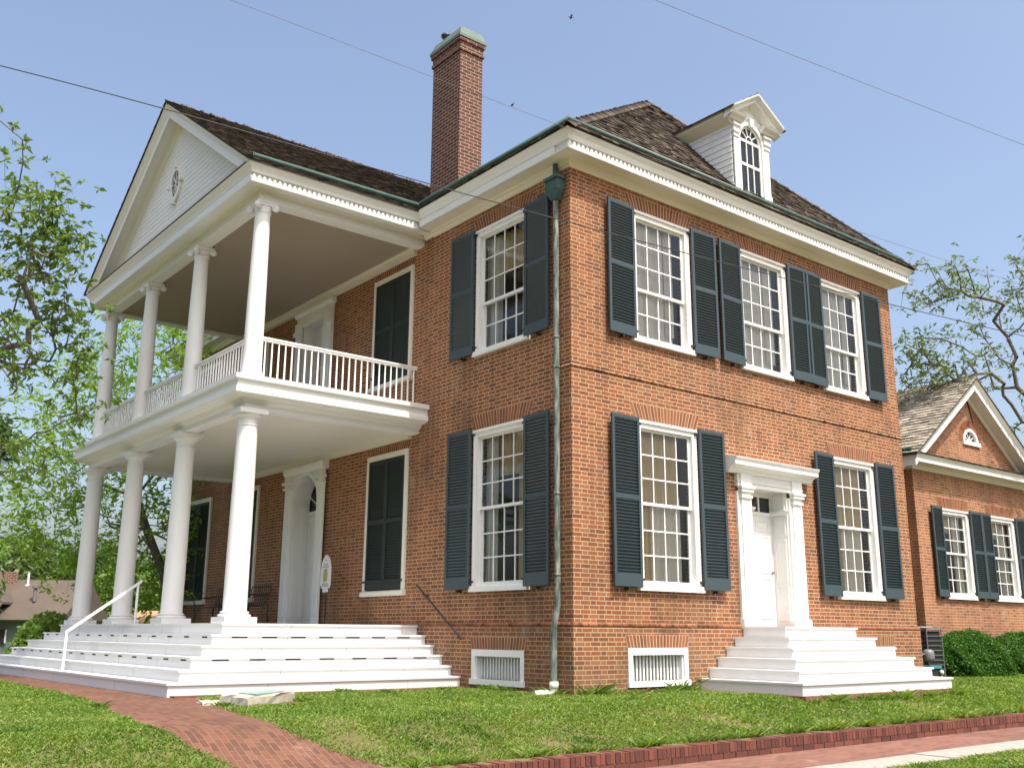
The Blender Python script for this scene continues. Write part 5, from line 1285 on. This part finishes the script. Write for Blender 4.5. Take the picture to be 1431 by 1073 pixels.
# right tree behind the annex
cent = [(1300, 395, 27, .9, 17), (1345, 395, 27, .8, 14), (1400, 450, 28, .9, 16), (1320, 500, 27.5, 1.1, 24), (1380, 525, 28, 1.1, 24), (1425, 400, 28, .8, 8), (1450, 520, 28, 1.2, 12), (1275, 480, 27, .45, 6), (1290, 530, 27.5, .7, 10), (1480, 400, 29, 1.6, 12), (1530, 520, 29, 1.8, 12), (1440, 590, 28, .8, 6), (1440, 345, 28, .5, 5)]
att = np.concatenate([ball(pray(u, v, d), r, n, .75) for u, v, d, r, n in cent])
bx = pray(1530, 850, 28); b0 = (bx[0], bx[1], -.6)
tree('bare_branched_tree', [b0, tuple(pray(1520, 760, 28)), tuple(pray(1500, 640, 28)), tuple(pray(1480, 560, 28))], att, .10, .145, 6, 'leaf_pale', 'sparse tree with dark crooked limbs rising behind the brick side building', twigs=4, spread=.03, tw=.26, rexp=.66, tip=.010)
# further trees along the hillside
def far_tree(u, vt, d, wpx, mat, label, group='trees on the hillside beyond the brown roof', n=90, leaf=.42, name='broadleaf_tree', lean=0.):
    top = pray(u, vt, d); s_ = d/FPX; x, y = top[0], top[1]; zb = gz_(x, y); H = top[2]-zb; r = wpx*s_/2
    att = []
    for k in range(7):
        a = rng.uniform(0, 6.28); rr = r*rng.uniform(.2, .65); cz = zb+H*rng.uniform(.35, .82)
        att.append(ball((x+rr*math.cos(a), y+rr*math.sin(a), cz), r*rng.uniform(.35, .6), n//7, 1.0))
    att.append(ball((x, y, zb+H*.85), r*.4, n//7, .8)); att = np.concatenate(att); att = att[att[:, 2] > zb+.5]
    tree(name, [(x, y, zb-.2), (x+.1, y, zb+H*.18), (x+.1, y+.1, zb+H*.35)], att, .05*H*.5+.1, leaf, 14, mat, label, twigs=3, spread=leaf*.8, tw=r*.16, group=group, tip=.02, width=.5)
far_tree(20, 735, 62, 110, 'leaf_pale', 'greyish green hillside tree above the left end of the brown roof')
far_tree(75, 760, 66, 90, 'leaf', 'round green hillside tree above the middle of the brown roof')
far_tree(120, 750, 64, 90, 'leaf_dark', 'dark green hillside tree just left of the far column')
far_tree(170, 780, 58, 90, 'leaf', 'mid green hillside tree between the two farthest columns')
far_tree(225, 770, 60, 90, 'leaf_dark', 'dark hillside tree beyond the porch deck')
far_tree(-60, 700, 60, 130, 'leaf', 'hillside tree at the far left beyond the frame edge')
far_tree(-45, 540, 30, 130, 'leaf_dark', 'dense dark green tree at the left frame edge below the sparse branches', group=None, n=140, leaf=.20)
far_tree(280, 700, 55, 110, 'leaf', 'hillside tree hidden mostly behind the second column')
for k, (u, d, vt) in enumerate([(-200, 75, 730), (50, 95, 770), (150, 92, 765), (350, 80, 740)]):
    far_tree(u, vt, d, 150, ['leaf_dark', 'leaf', 'leaf_pale', 'leaf'][k], ['distant tree on the ridge far left', 'distant tree on the ridge behind the brown roof', 'distant tree on the ridge behind the far column', 'distant tree on the ridge behind the house'][k], n=70, leaf=.6)

def bush(c, rx, ry, h, n, mat, label, name='round_bush', leaf=.045, group=None):
    t = empty(name, c); tag(t, label, 'bush', group)
    a = rng.uniform(0, 2*math.pi, n); u = rng.uniform(-.15, 1, n); r = np.sqrt(np.clip(1-np.abs(u)**2.6, 0, 1))
    lump = 1+.07*np.sin(a*5+u*4)+.05*np.sin(a*11+u*9)+rng.normal(0, .035, n)
    inner = rng.uniform(.72, 1, n)**.5
    P = np.stack([rx*r*np.cos(a)*lump*inner, ry*r*np.sin(a)*lump*inner, h*(.05+.95*u)*(1+.05*np.sin(a*3))*inner**.5], 1)
    leafcards(P, leaf, 4, .02, M[mat], 'foliage', t, droop=-.2, width=.6)
    mb = MB()
    for k in range(9):
        q = 6.28*k/9; mb.tube([(0.1*math.cos(q), .1*math.sin(q), -.05), (rx*.5*math.cos(q), ry*.5*math.sin(q), h*.6)], [.02, .008], 5, cap=False)
    mb.build('stems', M['bark'], t)
    m_ = MB(); ns = 12
    m_.lathe(0, 0, [(0.01, h*.88)]+[(rx*.86*math.sqrt(max(0, 1-(i/ns)**2.6)), h*.86*i/ns) for i in range(ns-1, -1, -1)], 24)
    o = m_.build('inner_foliage', M['leaf_bush'], t); o.scale = (1, ry/rx, 1)
bush((12.95, .62, -.03), 1.30, .72, 1.0, 15000, 'leaf_bush', 'clipped round green bush nearest the air conditioner in front of the side building', group='clipped bushes by the side building')
bush((15.7, .70, -.03), 1.35, .72, .98, 12000, 'leaf_bush', 'clipped green bush at the right frame edge under the second side window', group='clipped bushes by the side building')
bb = pray(70, 880, 24); bush((bb[0], bb[1], gz_(bb[0], bb[1])-.2), .85, .7, 1.45, 2600, 'leaf', 'small leafy shrub beyond the top left end of the porch steps', leaf=.12, name='leafy_shrub')

# ================================================================ FAR HOUSES
def far_house():
    d = 45; base = pray(0, 900, d); ex = np.array([.78, -.62, 0]); ex /= np.linalg.norm(ex); ey = np.array([ex[1], -ex[0], 0])   # ey towards the camera
    if ey@(CAM-base) < 0: ey = -ey
    z0 = -3.3; t = thing('green_house', (base[0], base[1], z0), 'grey green house with a wide brown shingle roof and white trim beyond the steps', 'house')
    def W(a, b, z): return tuple(ex*a+ey*b+np.array([0, 0, z-z0]))
    s_ = d/FPX; X = lambda u: u*s_*1.0/ (ex@_R); Zv = lambda v: CAM[2]+(_F[2]-_U[2]*(v-536.5)/FPX)*d
    zr, ze = Zv(818)+.15, Zv(866)
    mb = MB(); mb.prism([W(X(-260), 2.2, z0), W(X(112), 2.2, z0), W(X(112), 2.2, ze), W(X(-260), 2.2, ze)], tuple(-ey*4.4)); mb.build('wall', M['fh_wall'], t)
    mb = MB(); mb.prism([W(X(-265), 2.6, ze-.15), W(X(-265), 0, zr), W(X(-265), -2.6, ze-.15)], tuple(ex*(X(118)-X(-265)))); mb.build('roof', M['fh_roof'], t)
    zp = Zv(872); mb = MB(); mb.prism([W(X(-220), 5.0, zp-.1), W(X(58), 5.0, zp-.1), W(X(30), 2.0, zp+.85), W(X(-220), 2.0, zp+.85)], (0, 0, .08)); pr = mb.build('porch_roof', M['fh_roof'], t)
    mb = MB(); mb.prism([W(X(-220), 5.02, zp-.2), W(X(58), 5.02, zp-.2), W(X(58), 5.02, zp-.08), W(X(-220), 5.02, zp-.08)], tuple(-ey*.1)); mb.build('fascia', M['white'], pr)
    for u in (-60, 13, 57):
        mb = MB(); a = X(u); mb.prism([W(a-.13, 4.8, z0), W(a+.13, 4.8, z0), W(a+.13, 4.8, zp-.2), W(a-.13, 4.8, zp-.2)], tuple(-ey*.2)); mb.build('porch_post', M['white'], t)
    for u0, u1, v0, v1 in ((22, 40, 884, 902), (-40, -10, 884, 905)):
        mb = MB(); mb.prism([W(X(u0), 2.22, Zv(v1)), W(X(u1), 2.22, Zv(v1)), W(X(u1), 2.22, Zv(v0)), W(X(u0), 2.22, Zv(v0))], tuple(ey*.05)); wd = mb.build('window', M['dark_pane'], t)
        mb = MB()
        for q in (u0-1, u1): mb.prism([W(X(q), 2.23, Zv(v1)), W(X(q+1), 2.23, Zv(v1)), W(X(q+1), 2.23, Zv(v0)), W(X(q), 2.23, Zv(v0))], tuple(ey*.08))
        mb.build('frame', M['white'], wd)
    # front gable at the left
    zg = Zv(798); mb = MB(); a0, a1 = X(-60), X(28)
    mb.prism([W(a0, 3.4, Zv(866)), W(a1-.2, 3.4, Zv(866)), W(a1-.2, 3.4, Zv(850)), W((a0+a1)/2, 3.4, zg), W(a0, 3.4, Zv(850))], tuple(-ey*1.5)); gb = mb.build('dormer', M['fh_wall'], t)
    mb = MB()
    for q, r in (((a0+a1)/2, a1+.2), ((a0+a1)/2, a0-.2)):
        mb.prism([W(q, 3.7, zg+.12), W(r, 3.7, Zv(846)-.02), W(r, 3.7, Zv(846)-.12), W(q, 3.7, zg)], tuple(-ey*3.5))
    mb.build('roof', M['fh_roof'], gb)
    mb = MB(); mb.prism([W((a0+a1)/2, 3.74, zg+.12), W(a1+.2, 3.74, Zv(846)-.02), W(a1+.2, 3.74, Zv(846)-.20), W((a0+a1)/2, 3.74, zg-.12)], tuple(-ey*.04)); mb.prism([W(X(21), 3.5, Zv(858)), W(X(24), 3.5, Zv(858)), W(X(24), 3.5, Zv(848)), W(X(21), 3.5, Zv(848))], tuple(-ey*.1)); mb.build('trim', M['white'], gb)
    mb = MB(); p = np.array(W(X(33), .3, zr-.25)); mb.tube([p, p+np.array([0, 0, .55])], .05, 8); mb.tube([p-np.array([0, 0, .1]), p+np.array([0, 0, .03])], .13, 8); mb.build('vent_pipe', M['white'], t)
    mb = MB(); p = np.array(W(X(62), 1.5, zr-1.0)); mb.tube([p, p+np.array([0, 0, .6])], .08, 8); mb.tube([p+np.array([0, 0, .58]), p+np.array([0, 0, .66])], .15, 8); mb.build('metal_vent', M['metal'], t)
    mb = MB(); p = np.array(W(X(3), .1, zr-.2)); mb.box(p[0]-.3, p[0]+.3, p[1]-.3, p[1]+.3, p[2]-.3, p[2]+.55); mb.build('chimney', M['chimney_brick'], t)
far_house()
def tan_house(u0, u1, vr, ve, d, label, h=3.5):
    a, b = pray(u0, ve, d), pray(u1, ve, d); mid = (a+b)/2; zr = pray((u0+u1)/2, vr, d)[2]; ze = a[2]; t = thing('tan_roofed_house', (mid[0], mid[1], ze-h), label, 'house')
    ex = (b-a); ex[2] = 0; L = np.linalg.norm(ex); ex /= L; ey = np.array([ex[1], -ex[0], 0]); W = lambda p, q, z: tuple(ex*p+ey*q+np.array([0, 0, z-(ze-h)]))
    mb = MB(); mb.prism([W(-L/2+.2, 1.6, ze-h), W(L/2-.2, 1.6, ze-h), W(L/2-.2, 1.6, ze), W(-L/2+.2, 1.6, ze)], tuple(-ey*3.2)); mb.build('wall', M['cream'], t)
    v = [W(-L/2, 2, ze), W(L/2, 2, ze), W(L/2, -2, ze), W(-L/2, -2, ze), W(-L/2+L*.12, 0, zr), W(L/2-L*.16, 0, zr)]
    mb = MB(); mb.add(v, [(0, 1, 5, 4), (1, 2, 5), (2, 3, 4, 5), (3, 0, 4), (3, 2, 1, 0)]); mb.build('roof', M['tan_roof'], t)
    mb = MB(); mb.prism([W(-.6, 1.62, ze-2.2), W(.6, 1.62, ze-2.2), W(.6, 1.62, ze-.9), W(-.6, 1.62, ze-.9)], tuple(ey*.04)); mb.build('window', M['dark_pane'], t)
tan_house(5, 62, 811, 818.5, 55, 'small house with a pale orange roof peeking over the brown roof ridge', 5.5)
tan_house(182, 240, 853, 875, 33, 'low shed with an orange tan roof seen just above the porch deck between columns', 3.5)

# ================================================================ GRASS
def grass_blades(region_fn, xr, yr, n, hmin, hmax, name, label):
    x = rng.uniform(*xr, n); y = rng.uniform(*yr, n)
    # patchy density
    ph = np.sin(x*2.1+1.3*np.sin(y*1.7))*np.sin(y*2.6+1.1*np.sin(x*1.3))
    ph2 = np.sin(x*5.3+2*np.sin(y*4.1))*np.sin(y*6.1+1.7*x)
    d = np.hypot(x-CAM[0], y-CAM[1]); keep = region_fn(x, y) & (rng.uniform(0, 1, n) < np.clip(.80+.25*ph+.15*ph2, .25, 1)*np.clip(11/d, .35, 1)**.8)
    x, y, ph, ph2, d = x[keep], y[keep], ph[keep], ph2[keep], d[keep]; n = len(x)
    pn = np.sin(x*1.9+.7*y)*np.sin(y*1.1-.5*x+1)+.5*np.sin(x*4.7+y*2.3)*np.sin(y*3.9-x)
    keep2 = (pn < .88+rng.uniform(-.15, .25, n)) | (rng.uniform(0, 1, n) < .25); x, y, ph, ph2, d, pn = (q[keep2] for q in (x, y, ph, ph2, d, pn)); n = len(x)
    # darker weed tufts
    tu = np.zeros(n); cx = rng.uniform(*xr, 90); cy = rng.uniform(*yr, 90)
    for a, b in zip(cx, cy): tu = np.maximum(tu, np.exp(-((x-a)**2+(y-b)**2)/.018))
    z = gh(x, y); h = rng.uniform(hmin, hmax, n)*(1+.25*ph2)*(1+.9*tu)*np.clip(d/11, 1, 1.5); a = rng.uniform(0, 2*math.pi, n)
    wd = rng.uniform(.005, .013, n)*np.clip(d/9, 1, 2.2); lean = rng.uniform(.3, 1.6, n)*h; b = rng.uniform(0, 2*math.pi, n)
    cx, cy = np.cos(a)*wd, np.sin(a)*wd; lx, ly = np.cos(b)*lean, np.sin(b)*lean
    p0 = np.stack([x-cx, y-cy, z-.01], 1); p1 = np.stack([x+cx, y+cy, z-.01], 1); p2 = np.stack([x+lx+cx*.6, y+ly+cy*.6, z+h*.75], 1); p3 = np.stack([x+lx*1.5, y+ly*1.5, z+h], 1)
    V = np.stack([p0, p1, p2, p3], 1).reshape(-1, 3)
    rnd = np.clip(.46+.16*ph+.10*ph2+rng.normal(0, .19, n)-.42*tu+.30*np.clip(pn-.35, 0, 1), 0, 1)
    dry = rng.uniform(0, 1, n) < .05; rnd[dry] = 1
    o = npmesh(name, V, 4, np.arange(4*n).reshape(n, 4), M['grass'], rnd); tag(o, label, 'grass', kind='stuff'); return o
def in_path(x, y):
    L = np.interp(y, *LP); Rr = np.interp(y, *RP); e = .03*np.sin(y*9)+.025*np.sin(y*23+1)+rng.normal(0, .035, len(x)); return (x > L+np.abs(e)) & (x < Rr-np.abs(e))
def reg_main(x, y):
    ok = (y > KY+.11) & ~in_path(x, y)
    ok &= ~((x > -5.12) & (x < .2) & (y > 2.66)); ok &= ~((x > -.06) & (x < 9.76) & (y > -.05)); ok &= ~((x > C0-2.3) & (x < C0+2.2) & (y > -2.12))
    ok &= ~((x > 12.6) & (y > 1.4)) & ~((x > -6.6) & (x < -4.9) & (y < -3.2)) & ~((x > 9.7) & (y > 3))
    ok &= (np.hypot(x+4.35, y-1.15) > .5)
    return ok
grass_blades(reg_main, (-5.7, 21), (-3.4, 3.0), 560000, .013, .030, 'grass', 'short green lawn grass between the house and the brick kerb')
def reg_left(x, y): return (~in_path(x, y)) & (x < np.interp(y, *LP)+.02) 
grass_blades(reg_left, (-11.5, -5.6), (-7, 14), 520000, .014, .032, 'grass', 'patchy lawn grass left of the brick path')
grass_blades(lambda x, y: (y < -5.17), (-3, 14), (-7.5, -5.1), 130000, .02, .045, 'grass', 'dry verge grass beyond the concrete curb at the lower right')

def foot(x, y):
    a = (np.abs(y+.075) < .03) & (x > -.1) & ((x < C0-2.3) | (x > C0+2.25)) & (x < 9.8)
    b = (np.abs(x+.085) < .03) & (y > -.1) & (y < 2.6)
    c = (np.abs(y-KY-.125) < .035) & (x > -5)
    d_ = (np.abs(y+2.20) < .03) & (np.abs(x-C0) < 2.2)
    return (a | b | c | d_) & (np.sin(x*7.3+y*5)+np.sin(x*2.9-y*3)*.8 > -.2)
grass_blades(foot, (-5, 13), (-3.4, 2.7), 900000, .035, .085, 'weeds', 'longer weeds and grass growing along the foot of the walls and the kerb')
